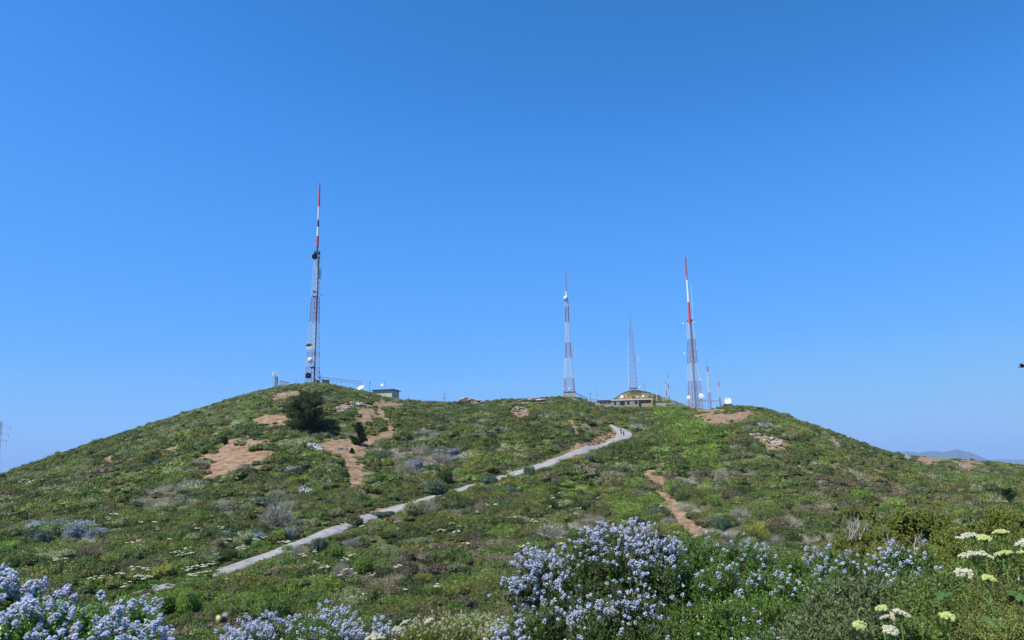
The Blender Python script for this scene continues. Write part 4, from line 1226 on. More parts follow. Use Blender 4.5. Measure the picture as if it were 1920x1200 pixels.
mb.tube((0, 0, H3(524)), (0, 0, H3(513)), 1.0 * mp, n=10, m=0)
mb.tube((-.15, 0, H3(513)), (-.15, 0, H3(481)), 1.6 * mp, 1.5 * mp, n=12, m=0)
mb.build('antenna_column', [M_red, M_white], t3)
mb = MB()
S = Vector((1, 0, 0))
mb.tube(on(1303.5, 594, R3, B3, 1296.5, 0), on(1298.5, 530, R3, B3, 1291, 0), .1, .06, n=5)
for y in np.linspace(535, 575, 9): mb.tube(on(1299, y, R3, B3, 1292, 0), on(1301, y, R3, B3, 1292, 0), .1, n=4)
mb.tube(on(1303.5, 594, R3, B3, 1296.5, 0), on(1297, 600, R3, B3, 1296.5, 0), .1, n=5)
mb.build('whip_antenna', M_whitew, t3)
for (px, py, cx, rp, n_) in ((1284.5, 606, 1297, 1.4, 'small_dish'), (1304, 605, 1297, 1.4, 'small_dish'), (1308, 654, 1299, 1.2, 'small_dish'), (1285, 662, 1299, 1.5, 'small_dish'), (1315.5, 713, 1302, 2.0, 'small_dish')):
    dish(t3, on(px, py, R3, B3, cx, .6), rp * mp, VIEW(B3) + Vector((.4 if px > cx else -.4, 0, 0)), [M_dish, M_dish], n_, drum=.25, feed=False)
dish(t3, on(1292.5, 746, R3, B3, 1304, 3.5), 3.6 * mp, VIEW(B3), [M_dish, M_dish], 'large_dish', drum=.3, feed=False)
dish(t3, on(1315.5, 744, R3, B3, 1304, 3.5), 4.7 * mp, VIEW(B3) + Vector((.1, 0, .05)), [M_dish, M_dish], 'large_dish', drum=.3, feed=False)

# --- thin masts
def thin_mast(name, px, py0, py1, r, hw, bands, label, cat='mast', group=None, top_whip=0.15):
    Bp, m_ = tower_base(px, py0, r); h = zat(px, py1, r) - Bp.z
    t = empty(name, Bp, label, cat, group)
    hw *= .75
    n = max(6, int(h / (hw * m_ * 3.2)))
    lv = [(h * (1 - top_whip) * k / n, hw * m_ * (1 - .45 * k / n)) for k in range(n + 1)]
    mb = MB(); lattice(mb, lv, R_(20), max(.05, .06 if hw < 2 else .09), .04, lambda z: 0 if int(z / h * bands) % 2 == bands % 2 else 1, nleg=3, xbrace=False)
    mb.build('lattice_frame', [M_whitew, M_redw], t)
    mb = MB(); mb.tube((0, 0, h * (1 - top_whip)), (0, 0, h), .07, .03, n=5)
    mb.tube((-.5, 0, h * (1 - top_whip * .6)), (.5, 0, h * (1 - top_whip * .6)), .05, n=4)
    mb.build('antenna', M_galv, t)
    return t
thin_mast('guyed_mast', 1254.5, 748, 695, 440, 1.5, 5, 'thin red topped mast behind the right flank of the rocky knoll', group='thin masts on the ridge')
thin_mast('guyed_mast', 1250.5, 748, 708, 448, 1.2, 4, 'shorter pale thin mast just left of the thin red topped mast', group='thin masts on the ridge')
thin_mast('guyed_mast', 1331, 757, 668, 378, 4.6, 3, 'white lattice mast with red top, right of the mast with the long pole', group='thin masts on the ridge', top_whip=.2)
thin_mast('guyed_mast', 1350.5, 760, 700, 360, 1.8, 3, 'thin mast beside the big white dish at the right end of the ridge', group='thin masts on the ridge', top_whip=.25)
thin_mast('guyed_mast', 1119.5, 757, 722, 369, .9, 2, 'thin mast rising behind the left end of the station', group='thin masts on the ridge', top_whip=.4)

def pole(px, py0, py1, r, arms, label, rad=.12, m=M_wood, lean=0.0):
    Bp, m_ = tower_base(px, py0, r); h = zat(px, py1, r) - Bp.z
    t = empty('pole', Bp, label, 'pole')
    mb = MB(); mb.tube((0, 0, 0), (lean, 0, h), rad, rad * .7, n=7); mb.build('post', m, t)
    for f, w in arms:
        mb = MB(); mb.tube((-w / 2, 0, h * f), (w / 2, 0, h * f), .07, n=4)
        for s_ in (-1, 1): mb.tube((s_ * w * .45, 0, h * f), (s_ * w * .45, 0, h * f + .25), .05, n=4)
        mb.build('crossarm', m, t)
    return t
pole(1107.5, 757, 737, 370, [(.97, 1.8)], 'short pole with crossarm in front of the left station wing')
pole(1232, 757, 731, 374, [(.95, 1.4)], 'pale tall pole behind the low extension of the station', m=M_whitew, rad=.17)
pole(833, 756, 737, 321, [(.95, 1.2), (.68, 2.0)], 'pole with two crossarms standing alone on the saddle skyline')
pole(850, 756, 745, 321, [], 'short bare stake beside the lone pole on the saddle', rad=.07)
pole(693, 733, 714, 334, [(.9, .8)], 'dark pole between the big tilted dish and the left building', rad=.1, m=M_dark)
pole(1209, 737, 719, 432, [(.7, .6), (.85, .4)], 'small reddish aerial pole on the right shoulder of the knoll', m=M_redw, rad=.1)
pole(1220, 746, 734, 425, [], 'pale bent looking pole low on the rocky knoll', m=M_whitew, rad=.18, lean=.5)
pole(1166.5, 742, 728, 425, [], 'thin stake on the left shoulder of the rocky knoll', m=M_galv, rad=.07)
pole(545, 722, 712, 336, [], 'thin rod aerial beside the white cabinets', m=M_galv, rad=.05)
pole(554.5, 722, 709, 336, [(.8, .7)], 'tallest rod aerial between the white cabinets and the tall mast', m=M_galv, rad=.06)
pole(558.5, 722, 712, 338, [], 'rod aerial nearest the foot of the tall mast', m=M_galv, rad=.05)
pole(754, 752, 741, 325, [], 'left fence stake on the saddle right of the left building', m=M_galv, rad=.05)
pole(759, 752, 742, 325, [], 'middle fence stake on the saddle right of the left building', m=M_galv, rad=.05)
pole(766, 753, 741, 325, [(.8, .6)], 'right fence stake with a small bar on the saddle', m=M_galv, rad=.05)
pole(600.5, 716, 703, 335, [(.9, .8)], 'thin aerial at the right foot of the tall mast', m=M_dark, rad=.07)

# --- small square mast left of the tall one, with panel antennas
Bp, mp = tower_base(517.5, 724, 334)
h = zat(517.5, 700, 334) - Bp.z
t = empty('cell_tower', Bp, 'small square lattice tower with panel antennas on the left hilltop', 'antenna tower')
mb = MB(); lattice(mb, [(h * k / 6, 3.6 * mp * (1 - .06 * k)) for k in range(7)], R_(45), .11, .06, lambda z: 0); mb.build('lattice_frame', M_galv, t)
mb = MB()
for dx in (-3.2, -1, 1.6, 3.6):
    mb.box((dx * mp, -.9, h * .92), (.35, .2, 1.9)); mb.tube((dx * mp, -.6, h * .80), (dx * mp, -.6, h * 1.08), .05, n=5)
mb.box((0, -.7, h * .86), (8 * mp, .1, .1)); mb.box((0, -.7, h * .99), (8 * mp, .1, .1))
mb.build('panel_antenna', M_whitew, t)
Bq, mp = tower_base(510.6, 726, 333)
t = empty('standing_panel', Bq, 'single white panel antenna on a thin pole, far left of the hilltop', 'antenna')
hh = zat(510.6, 697, 333) - Bq.z
mb = MB(); mb.tube((0, 0, 0), (0, 0, hh), .05, n=5); mb.build('post', M_galv, t)
mb = MB(); mb.box((0, -.12, hh - .9), (.34, .16, 1.7)); mb.build('panel', M_dish, t)

# ------------------------------------------------------------------ buildings
def frame_at(px, py, r, yaw=0.0, sink=.25):
    P = at(px, py, r); a = math.atan2(P.x, P.y)
    return P - Vector((0, 0, sink)), -a + yaw, mpp(P)
def window(parent, x, y, z, w, h, m=M_glass, frame=M_brownroof, name='window'):
    mb = MB()
    for dx, dz, ww, hh in ((-w / 2, 0, .1, h), (w / 2, 0, .1, h), (0, h / 2, w - .1, .1), (0, -h / 2, w - .1, .1)):
        mb.box((x + dx, y - .04, z + dz), (ww, .12, hh))
    o = mb.build(name, frame, parent)
    mb = MB(); mb.box((x, y + .01, z), (w - .1, .06, h - .1)); mb.build('pane', m, o)
    return o

Bs, rz, mp = frame_at(1186, 765.5, 371)
st = empty('station_building', Bs, 'long low flat roofed building with white roof edge on the ridge', 'building', rz=rz)
X = lambda px: (px - 1186) * mp
hw_ = 16.2 * mp
mb = MB(); mb.box(((X(1149) + X(1198)) / 2, 3.5, hw_ / 2), (X(1198) - X(1149), 7, hw_)); mb.build('wall', M_cream, st)
mb = MB(); mb.box(((X(1198) + X(1220)) / 2, 4.4, hw_ / 2), (X(1220) - X(1198), 5.2, hw_ - .01)); mb.build('recessed_wall', M_tanw, st)
mb = MB(); mb.box(((X(1147) + X(1224.5)) / 2, 3.55, hw_ + .24), (X(1224.5) - X(1147), 7.7, .48)); f = mb.build('roof', M_fascia, st)
mb = MB(); mb.box(((X(1147) + X(1224.5)) / 2, 3.55, hw_ + .50), (X(1224.5) - X(1147) - .5, 7.2, .04)); mb.build('gravel_top', M_gravel, f)
mb = MB(); mb.box((X(1222.3), 2.3, hw_ / 2), (2.2 * mp, 7.2, hw_ - .01)); mb.build('end_wall', mat('orange_tan_stucco', (.46, .30, .16), .85, noise=.08, bump=.1), st)
mb = MB(); mb.box(((X(1203) + X(1221)) / 2, -.9, 1.2), (X(1221) - X(1203), .25, 2.4)); mb.build('low_wall', mat('ochre_stucco', (.42, .28, .14), .85, noise=.08), st)
for px, w, h in ((1154, 3.4, 5.2), (1167.5, 8.5, 6.0), (1178.5, 4.6, 4.8), (1193, 4.8, 4.8)):
    window(st, X(px), 0, hw_ - (h / 2 + 2.4) * mp, w * mp, h * mp)
window(st, X(1215), 1.8, hw_ - 5 * mp, 4.6 * mp, 4.4 * mp)
window(st, X(1206), 1.8, hw_ - 5 * mp, 3.4 * mp, 4.4 * mp)
for px in (1160, 1186, 1197):
    mb = MB(); mb.box((X(px), -.12, hw_ / 2), (.3, .22, hw_ - .02)); mb.build('pilaster', M_cream, st)

Bw, rz, mp = frame_at(1131, 765, 372, yaw=.0)
wg = empty('station_wing', Bw, 'dark roofed lower wing joined to the left end of the ridge building', 'building', rz=rz)
X = lambda px: (px - 1131) * mp
h2 = 14.2 * mp
mb = MB(); mb.box(((X(1121) + X(1147.5)) / 2, 3, h2 / 2), (X(1147.5) - X(1121), 6, h2))
mb.build('wall', M_tanw, wg)
mb = MB(); mb.add([(X(1112.5), 3.2, 0), (X(1121), 0, 0), (X(1121), 0, h2), (X(1112.5), 3.2, h2 - .25), (X(1112.5), 6, 0), (X(1121), 6, 0), (X(1121), 6, h2), (X(1112.5), 6, h2 - .25)],
      [(0, 1, 2, 3), (4, 0, 3, 7), (5, 4, 7, 6), (3, 2, 6, 7)]); mb.build('angled_wall', M_cream, wg)
mb = MB(); mb.box(((X(1119) + X(1146.9)) / 2, 3.0, h2 + .17), (X(1146.9) - X(1119), 6.7, .34)); mb.build('roof', M_brownroof, wg)
for px, w in ((1128, 5), (1135, 5), (1142, 5)): window(wg, X(px), 0, h2 - 4.6 * mp, w * mp, 3.2 * mp)
mb = MB(); mb.box((X(1134), -.5, 1.2), (X(1147) - X(1121), .3, 2.0)); mb.build('low_wall', M_cream, wg)

Be, rz, mp = frame_at(1236, 766, 373)
ex = empty('station_extension', Be, 'plain grey low extension joined to the right end of the ridge building', 'building', rz=rz)
X = lambda px: (px - 1236) * mp; h3 = 13.3 * mp
mb = MB(); mb.box((0, 2.5, h3 / 2), (X(1247.5) - X(1225), 5, h3)); mb.build('wall', M_tanw, ex)
mb = MB(); mb.box((0, 2.5, h3 + .12), (X(1248) - X(1225) + .1, 5.4, .24)); mb.build('roof', M_brownroof, ex)
window(ex, X(1229), 0, h3 * .62, 2.2 * mp, 3 * mp)

Bl, rz, mp = frame_at(1260, 764, 376)
sh = empty('storage_shed', Bl, 'small shed with pale blue-white roof right of the ridge building', 'shed', rz=rz)
mb = MB(); mb.box((0, 1.5, .9), (13 * mp, 3, 1.8)); mb.build('wall', M_tanw, sh)
mb = MB(); mb.box((0, 1.4, 1.92), (14.5 * mp, 3.6, .22)); mb.build('roof', mat('pale_blue_roof', (.52, .62, .68), .5, noise=.05), sh)

Bb, rz, mp = frame_at(708, 746, 328, yaw=R_(-24))
lb = empty('equipment_building', Bb, 'grey-tan flat roofed building half sunk behind the left hill shoulder', 'building', rz=rz)
hb = zat(708, 732, 328) - Bb.z
mb = MB(); mb.box((2.2, 4.0, hb / 2), (9.0, 8, hb)); mb.build('wall', mat('pale_grey_block', (.50, .45, .37), .9, noise=.1, scale=.8, bump=.1), lb)
mb = MB(); mb.box((2.4, 3.9, hb + .14), (10.2, 9.0, .28)); rf = mb.build('roof', M_brownroof, lb)
mb = MB(); mb.box((2.4, 3.9, hb + .31), (9.9, 8.7, .05)); mb.build('gravel_top', M_gravel, rf)
for y in (1.8, 3.6, 5.4):
    mb = MB(); mb.box((-2.33, y, hb - 1.2), (.08, 1.0, 1.0)); mb.build('window', M_glass, lb)

Bc, rz, mp = frame_at(611, 722, 342)
cb = empty('equipment_hut', Bc, 'small cream hut just right of the foot of the tall mast', 'hut', rz=rz)
hb = zat(611, 713, 342) - Bc.z
mb = MB(); mb.box((0, 1.5, hb / 2), (13 * mp, 3, hb)); mb.build('wall', M_cream, cb)
mb = MB(); mb.box((-.2, 1.4, hb + .12), (14.5 * mp, 3.6, .24)); mb.build('roof', M_fascia, cb)
Bc, rz, mp = frame_at(591, 722, 333)
cb = empty('transformer_cabinet', Bc, 'red cabinet and dark switchgear at the foot of the tall mast', 'cabinet', rz=rz)
hb = zat(591, 712, 333) - Bc.z
mb = MB(); mb.box((-.3, 0, hb / 2), (1.0, 1.0, hb)); mb.box((-.3, 0, hb + .06), (1.2, 1.2, .12)); mb.build('cabinet', M_red, cb)
mb = MB(); mb.box((1.0, 0, hb * .45), (1.3, 1.0, hb * .9)); mb.box((1.0, -.53, hb * .6), (.9, .05, .6)); mb.build('switchgear', M_dark, cb)
Bc, rz, mp = frame_at(534, 724, 336)
cb = empty('white_cabinet', Bc, 'cluster of white equipment boxes left of the tall mast', 'cabinet', rz=rz)
hb = zat(534, 714.5, 336) - Bc.z
for dx, w, k in ((-1.6, 1.2, 1.0), (-.2, 1.2, .9), (1.1, 1.1, .78)):
    mb = MB(); mb.box((dx, 0, hb * k / 2), (w, 1, hb * k)); mb.box((dx, 0, hb * k + .05), (w + .12, 1.12, .1)); mb.build('box', M_whitew, cb)
Bc, rz, mp = frame_at(1067, 746, 363)
cb = empty('equipment_hut', Bc, 'tan block hut under the legs of the slim banded mast', 'hut', rz=rz)
hb = zat(1067, 734.5, 363) - Bc.z
mb = MB(); mb.box((.5, 2, hb / 2), (22 * mp, 4, hb)); mb.build('wall', M_concrete, cb)
mb = MB(); mb.box((.5, 2, hb + .1), (23 * mp, 4.4, .2)); mb.build('roof', M_gravel, cb)

# free standing dishes
def standing_dish(px, py, rp, r, d, label, base_py, dark_base=False):
    P = at(px, py, r); m_ = mpp(P); Z = zat(px, base_py, r)
    t = empty('satellite_dish', (P.x, P.y, Z), label, 'satellite dish', 'white dishes round the masts')
    V = VIEW(P)
    dd = V * d[0] + Vector((d[1], 0, d[2]))
    dish(t, Vector((0, 0, P.z - Z)), rp * m_, dd, [M_dish, M_dish], 'reflector', depth=.3)
    mb = MB(); mb.tube((0, 0, -.2), Vector((0, 0, P.z - Z)) - dd.normalized() * rp * m_ * .35, max(.08, rp * m_ * .12), n=7)
    if dark_base: mb.box((0, .6, .5), (rp * m_ * 2.3, 2, 1.0), m=1)
    mb.build('pedestal', [M_galv, M_dark], t)
standing_dish(1364.5, 751, 6.3, 352, (1, .1, .35), 'largest white dish with dark base at the right end of the ridge', 762, True)
standing_dish(675.5, 727, 7.2, 331, (.55, -.45, .75), 'big white dish tilted skyward beside the left building', 735)
standing_dish(716, 721, 2.8, 331, (1, -.3, .2), 'small white dish on the roof of the left building', 730)
standing_dish(1165.5, 743, 3.0, 372, (1, 0, .2), 'largest of three small dishes on the station roof', 747)
standing_dish(1195, 743.5, 1.4, 372, (1, 0, .2), 'smallest and middle dish on the station roof', 747)
standing_dish(1205.5, 742.3, 2.0, 372, (1, 0, .2), 'right hand dish of three on the station roof', 747)

# roof aerials
def aerial(px, py0, py1, r, label, wide=.8):
    A = at(px, py0, r); h = zat(px, py1, r) - A.z
    mb = MB(); mb.tube((0, 0, -.3), (0, 0, h), .06, n=5)
    for f in (.7, .85, 1.0): mb.tube((-wide / 2, 0, h * f), (wide / 2, 0, h * f), .05, n=4)
    o = mb.build('roof_aerial', M_galv); o.location = A
    tag(o, label, 'aerial')
aerial(720.5, 730, 714, 332, 'aerial with short bars on the left building roof', 1.2)
aerial(1176, 747, 741, 373, 'small bar aerial on the station roof between the dishes', .6)
aerial(1212, 747, 739, 373, 'small bar aerial on the right part of the station roof', .6)

# cable bridges
def rack(pts, r, label, posts, drop, gap=.9):
    A = [at(px, py, r) for px, py in pts]
    t = empty('cable_bridge', A[0], label, 'cable bridge')
    o = A[0]
    mb = MB()
    for i in range(len(A) - 1):
        p, q = A[i] - o, A[i + 1] - o
        for dy in (0, .6):
            mb.tube(p + Vector((0, dy, 0)), q + Vector((0, dy, 0)), .10, n=4)
            mb.tube(p + Vector((0, dy, -gap)), q + Vector((0, dy, -gap)), .06, n=4)
        n = max(2, int((q - p).length / 1.2))
        for k in range(n): c = p.lerp(q, k / n); mb.tube(c, c + Vector((0, .6, 0)), .05, n=4)
    mb.build('rail', M_galv, t)
    for px in posts:
        f = np.interp(px, [p[0] for p in pts], range(len(pts))); i = min(int(f), len(pts) - 2)
        c = A[i].lerp(A[i + 1], f - i)
        mb = MB(); g = float(terr(np.array([c.x]), np.array([c.y]))[0]) - .2
        mb.tube(c - o, Vector((c.x, c.y, min(g, c.z - drop))) - o, .07, n=5); mb.build('post', M_galv, t)
rack([(598, 707), (640, 711), (679, 716)], 336, 'long cable bridge on posts running right from the tall mast', [604, 611, 618, 625, 632, 640, 648, 656, 664, 671, 678], 1.5)
rack([(1308, 750), (1330, 750.5), (1353, 751)], 353, 'cable bridge from the right mast toward the big white dish', [1312, 1322, 1332, 1342, 1352], 1.5, .5)
rack([(1080, 737), (1094, 743), (1104, 748.5), (1121, 749.5)], 368, 'sloping cable bridge from the slim banded mast to the station', [1096, 1107, 1114], .8, .4)

# chain link fence at the right mast
A = at(1262, 758, 362); Bq = at(1312, 760, 350)
t = empty('chain_link_fence', A, 'grey chain link fence left of the right mast', 'fence')
n = 9; mb = MB()
for k in range(n + 1):
    c = A.lerp(Bq, k / n) - A
    mb.tube(c - Vector((0, 0, 2.4)), c + Vector((0, 0, 1.1)), .05, n=5)
mb.tube(Vector((0, 0, 1.1)), Bq - A + Vector((0, 0, 1.1)), .05, n=4); mb.build('posts_and_rail', M_galv, t)
mb = MB()
for k in range(70):
    for s_ in (0, 1):
        c = (Bq - A) * (k / 70); d = (Bq - A) * ((k + (1.8 if s_ else -1.8)) / 70)
        mb.tube(c - Vector((0, 0, .9)), d + Vector((0, 0, 1.05)), .014, n=3, cap=False)
mb.build('mesh', M_galv, t)

# ------------------------------------------------------------------ pylon and its lines, at the left edge
RP = 450
Bp = at(-13, 915, RP); mp = mpp(Bp)
t = empty('power_pylon', Bp, 'grey lattice power pylon standing behind the left slope, mostly out of frame', 'pylon')
HP = lambda y: zat(-13, y, RP) - Bp.z
lv = [(HP(y), float(np.interp(y, [790, 850, 915], [2.2, 4, 11])) * mp) for y in np.linspace(915, 790, 14)]
mb = MB(); lattice(mb, lv, R_(45), .06, .035, lambda z: 0)
arms = [(799, 19), (813, 17), (826, 15)]
for y, w in arms:
    for s_ in (-1, 1):
        mb.tube((0, 0, HP(y)), (s_ * w * mp, 0, HP(y)), .07, n=4); mb.tube((0, 0, HP(y - 4)), (s_ * w * mp, 0, HP(y)), .05, n=4)
mb.build('lattice_frame', M_galv, t)
for y, w in arms:
    for s_ in (-1, 1):
        mb = MB(); mb.tube((s_ * w * mp, 0, HP(y)), (s_ * w * mp, 0, HP(y + 8)), .07, n=6); mb.build('insulator', M_galv, t)
for j, (y, w) in enumerate(arms):
    P0 = Bp + Vector((w * mp, 0, HP(y + 8)))
    P1 = at(235, 872 + 12 * j, 640)
    mb = MB(); pts = []
    for k in range(25):
        f = k / 24; p = P0.lerp(P1, f); p.z -= 4 * 7 * f * (1 - f) * .6; pts.append(p - P0)
    mb.poly(pts, [.013] * 25, 4)
    o = mb.build('power_line', M_galv); o.location = P0
    tag(o, ['topmost power line sagging from the pylon behind the hill', 'middle power line sagging from the pylon behind the hill', 'lowest power line sagging from the pylon behind the hill'][j], 'power line')

# ------------------------------------------------------------------ distant mountains
M_mtn = mat('distant_slope', (.07, .085, .05), .95, noise=.2, scale=.002)
def mountain(name, pts, r, depth):
    xs = np.arange(pts[0][0], pts[-1][0] + 1, 2.0)
    yy = np.interp(xs, [p[0] for p in pts], [p[1] for p in pts])
    k = np.exp(-.5 * (np.arange(-3, 4) / 1.5) ** 2); k /= k.sum()
    yy = np.convolve(np.pad(yy, 3, mode='edge'), k, 'valid') + (fbm(xs / 9, xs * 0, 91, 3) - .5) * 1.2
    V = []; fr = [(-1, 0), (-.6, .35), (-.25, .8), (0, 1), (.3, .75), (.7, .3), (1, 0)]
    for x_, y_ in zip(xs, yy):
        c = at(x_, y_, r); d = Vector((c.x, c.y, 0)).normalized()
        for i, (o_, hh) in enumerate(fr):
            z = -220 + (c.z + 220) * hh
            q = Vector((c.x, c.y, 0)) + d * depth * o_ + Vector((0, 0, z))
            if 0 < i < 6 and i != 3: q.z += (vnoise(x_ / 6, i * 3.1, 17) - .5) * (c.z + 220) * .18
            V.append(q)
    n = len(xs); i = np.arange(n - 1)[:, None] * 7; j = np.arange(6)[None]
    q = np.stack([i + j, i + 7 + j, i + 8 + j, i + 1 + j], -1).reshape(-1, 4)[:, ::-1]
    tag(mobj(name, np_mesh(name, np.array([list(v) for v in V]), [q], [M_mtn], smooth=True)), kind='structure')
mountain('mountain', [(1640, 868), (1665, 852), (1685, 847), (1700, 846), (1715, 848), (1722, 849), (1738, 846), (1750, 845), (1765, 848), (1778, 846), (1790, 843), (1797, 842), (1806, 846), (1816, 847), (1828, 852), (1845, 859), (1870, 868), (1900, 872)], 13000, 1500)
mountain('mountain', [(1700, 872), (1760, 866), (1800, 862), (1840, 862), (1880, 861), (1920, 862), (2000, 861), (2100, 862), (2200, 872)], 18000, 1200)

# ------------------------------------------------------------------ two hikers
M_skin = mat('skin', (.42, .26, .18), .6, noise=.04)
M_black = mat('black_cloth', (.018, .018, .024), .9, noise=.2)
M_navy = mat('dark_grey_cloth', (.035, .033, .045), .9, noise=.2)
M_hair = mat('dark_hair', (.03, .02, .015), .7, noise=.2)
M_sole = mat('grey_shoe', (.12, .12, .13), .7, noise=.1)
def skin_mesh(name, pts, edges, m, parent, sub=1):
    me = bpy.data.meshes.new(name)
    me.from_pydata([p[0] for p in pts], edges, [])
    me.materials.append(m)
    o = mobj(name, me, parent)
    md = o.modifiers.new('skin', 'SKIN'); md.use_smooth_shade = True
    for i, p in enumerate(pts):
        sv = me.skin_vertices[0].data[i]; r = p[1]
        sv.radius = (r, r) if not isinstance(r, tuple) else r
        sv.use_root = (i == 0)
    s_ = o.modifiers.new('subdivision', 'SUBSURF'); s_.levels = sub; s_.render_levels = sub
    return o
def hiker(px, py, ph, label, top_m, short_m, hat, stride, rz):
    P = hit(px, py); m_ = mpp(P); H = ph * m_ ; k = H / 1.72
    t = empty('person', P + Vector((0, 0, .04)), label, 'person', rz=rz, scale=k)
    s = stride
    pts = [((0, 0, .95), (.15, .11)), ((0, 0, 1.10), (.135, .10)), ((0, .01, 1.30), (.165, .11)), ((0, 0, 1.42), (.15, .09)), ((0, 0, 1.50), .06), ((0, .015, 1.55), .065), ((0, .02, 1.63), (.078, .095)), ((0, .01, 1.70), .05)]
    E = [(i, i + 1) for i in range(7)]
    def chain(root, lst):
        last = root
        for p in lst: pts.append(p); E.append((last, len(pts) - 1)); last = len(pts) - 1
        return last
    for sd in (-1, 1):
        f = s * sd
        chain(0, [((sd * .10, 0, .88), .10), ((sd * .10, f * .5 + .03, .50), .062), ((sd * .10, f * .9 - .05, .27), .052), ((sd * .10, f - .06, .09), .036), ((sd * .10, f + .08, .04), .034)])
        w = chain(3, [((sd * .19, 0, 1.40), .058), ((sd * .23, -f * .35, 1.14), .042), ((sd * .22, -f * .7 + .08, .93), .028), ((sd * .22, -f * .7 + .11, .86), (.036, .018))])
        wx, wy, wz = pts[w][0]
        for q, (dx, L) in enumerate(((-.027, .075), (-.009, .085), (.009, .082), (.027, .065))):
            chain(w, [((wx + dx * .4, wy + dx, wz - .045), .009), ((wx + dx * .4 - sd * .01, wy + dx + .008, wz - L), .008)])
        chain(w, [((wx - sd * .01, wy + .045, wz - .005), .010), ((wx - sd * .015, wy + .055, wz - .035), .009)])
    skin_mesh('body', pts, E, M_skin, t)
    sp = [((0, 0, .93), (.165, .125)), ((0, 0, 1.10), (.155, .118)), ((0, .01, 1.30), (.182, .128)), ((0, 0, 1.43), (.155, .10)), ((0, 0, 1.475), .075)]
    se = [(i, i + 1) for i in range(4)]
    for sd in (-1, 1):
        b = len(sp); sp += [((sd * .19, 0, 1.40), .073), ((sd * .225, -s * sd * .28, 1.20), .06)]; se += [(3, b), (b, b + 1)]
    skin_mesh('shirt', sp, se, top_m, t)
    sp = [((0, 0, .98), (.160, .122)), ((0, 0, .90), (.165, .125))]; se = [(0, 1)]
    for sd in (-1, 1):
        b = len(sp); sp += [((sd * .10, 0, .84), .115), ((sd * .10, s * sd * .5 + .02, .47), .082)]; se += [(1, b), (b, b + 1)]
    skin_mesh('shorts', sp, se, short_m, t)
    for sd in (-1, 1):
        mb = MB(); f = s * sd
        mb.lathe([(.001, .0), (.05, .01), (.052, .05), (.04, .10), (.001, .11)], Matrix.Translation((sd * .10, f, -.005)) @ Matrix.Diagonal((1, 2.5, 1, 1)), 10)
        mb.build('shoe', M_sole, t, smooth=True)
    mb = MB()
    if hat:
        mb.lathe([(.001, .15), (.07, .14), (.10, .09), (.105, .03), (.19, .02), (.19, .005), (.001, .0)], Matrix.Translation((0, .015, 1.64)), 16); mb.build('sun_hat', M_black, t, smooth=True)
    mb = MB(); mb.lathe([(.001, .125), (.07, .11), (.10, .06), (.104, .0), (.085, -.06), (.05, -.09), (.001, -.09)], Matrix.Translation((0, -.018, 1.63)), 14); mb.build('hair', M_hair, t, smooth=True)
    fc = MB()
    for sd in (-1, 1): fc.lathe([(.001, .006), (.010, .003), (.012, 0)], facing((0, 1, 0), Vector((sd * .032, .108, 1.62))), 8)
    fc.lathe([(.001, .03), (.012, .012), (.018, 0)], facing((0, 1, -.2), Vector((0, .105, 1.59))), 8)
    fc.build('face', M_hair, t, smooth=True)
    return t
hiker(1164.7, 817.2, 13.0, 'hiker in a dark sun hat and black clothes, left of two on the path', M_black, M_black, True, .16, R_(200))
hiker(1169.6, 820.0, 12.0, 'hiker in dark top and dark shorts, right of two on the path', M_navy, M_black, False, -.16, R_(185))

# ------------------------------------------------------------------ birds and the bee
M_bird = mat('black_feathers', (.015, .015, .018), .8, noise=.2)
def bird(px, py, r, span, rz, label, flap=.25):
    P = at(px, py, r)
    pts = [((0, 0, 0), (.06, .05)), ((0, .14, .01), (.035, .03)), ((0, .20, .015), .028), ((0, .26, .01), .007), ((0, -.14, 0), (.03, .02)), ((0, -.26, 0), (.045, .006))]
    me_o = skin_mesh('bird', pts, [(0, 1), (1, 2), (2, 3), (0, 4), (4, 5)], M_bird, None)
    me_o.location = P; me_o.rotation_euler = (0, 0, rz); me_o.scale = (span,) * 3
    tag(me_o, label, 'bird')
    for sd in (-1, 1):
        mb = MB()
        row = [(0, .06, -.08, 0), (.15, .08, -.09, flap * .28), (.28, .05, -.09, flap * .34), (.40, .01, -.08, flap * .2), (.50, -.07, -.09, flap * -.02)]
        V = []
        for x_, a, b, z in row:
            V += [(sd * x_, a, z), (sd * x_, a - .02, z + .012), (sd * x_, b, z), (sd * x_, a - .02, z - .008)]
        F = []
        for i in range(4):
            for q in range(4): F.append((i * 4 + q, i * 4 + (q + 1) % 4, i * 4 + 4 + (q + 1) % 4, i * 4 + 4 + q))
        F.append((16, 17, 18, 19)); mb.add(V, F); mb.build('wing', M_bird, me_o)
bird(1917.5, 688.0, 60, 1.15, R_(35), 'black bird gliding at the right edge of the sky', .5)
bird(504.5, 460, 170, .35, R_(60), 'tiny bird speck in the sky left of the tallest mast')
bird(1353.5, 349, 170, .38, R_(100), 'tiny bird speck highest in the sky on the right side')
bird(1438.5, 570.5, 170, .38, R_(80), 'tiny bird speck in the sky right of the rightmost tall mast')

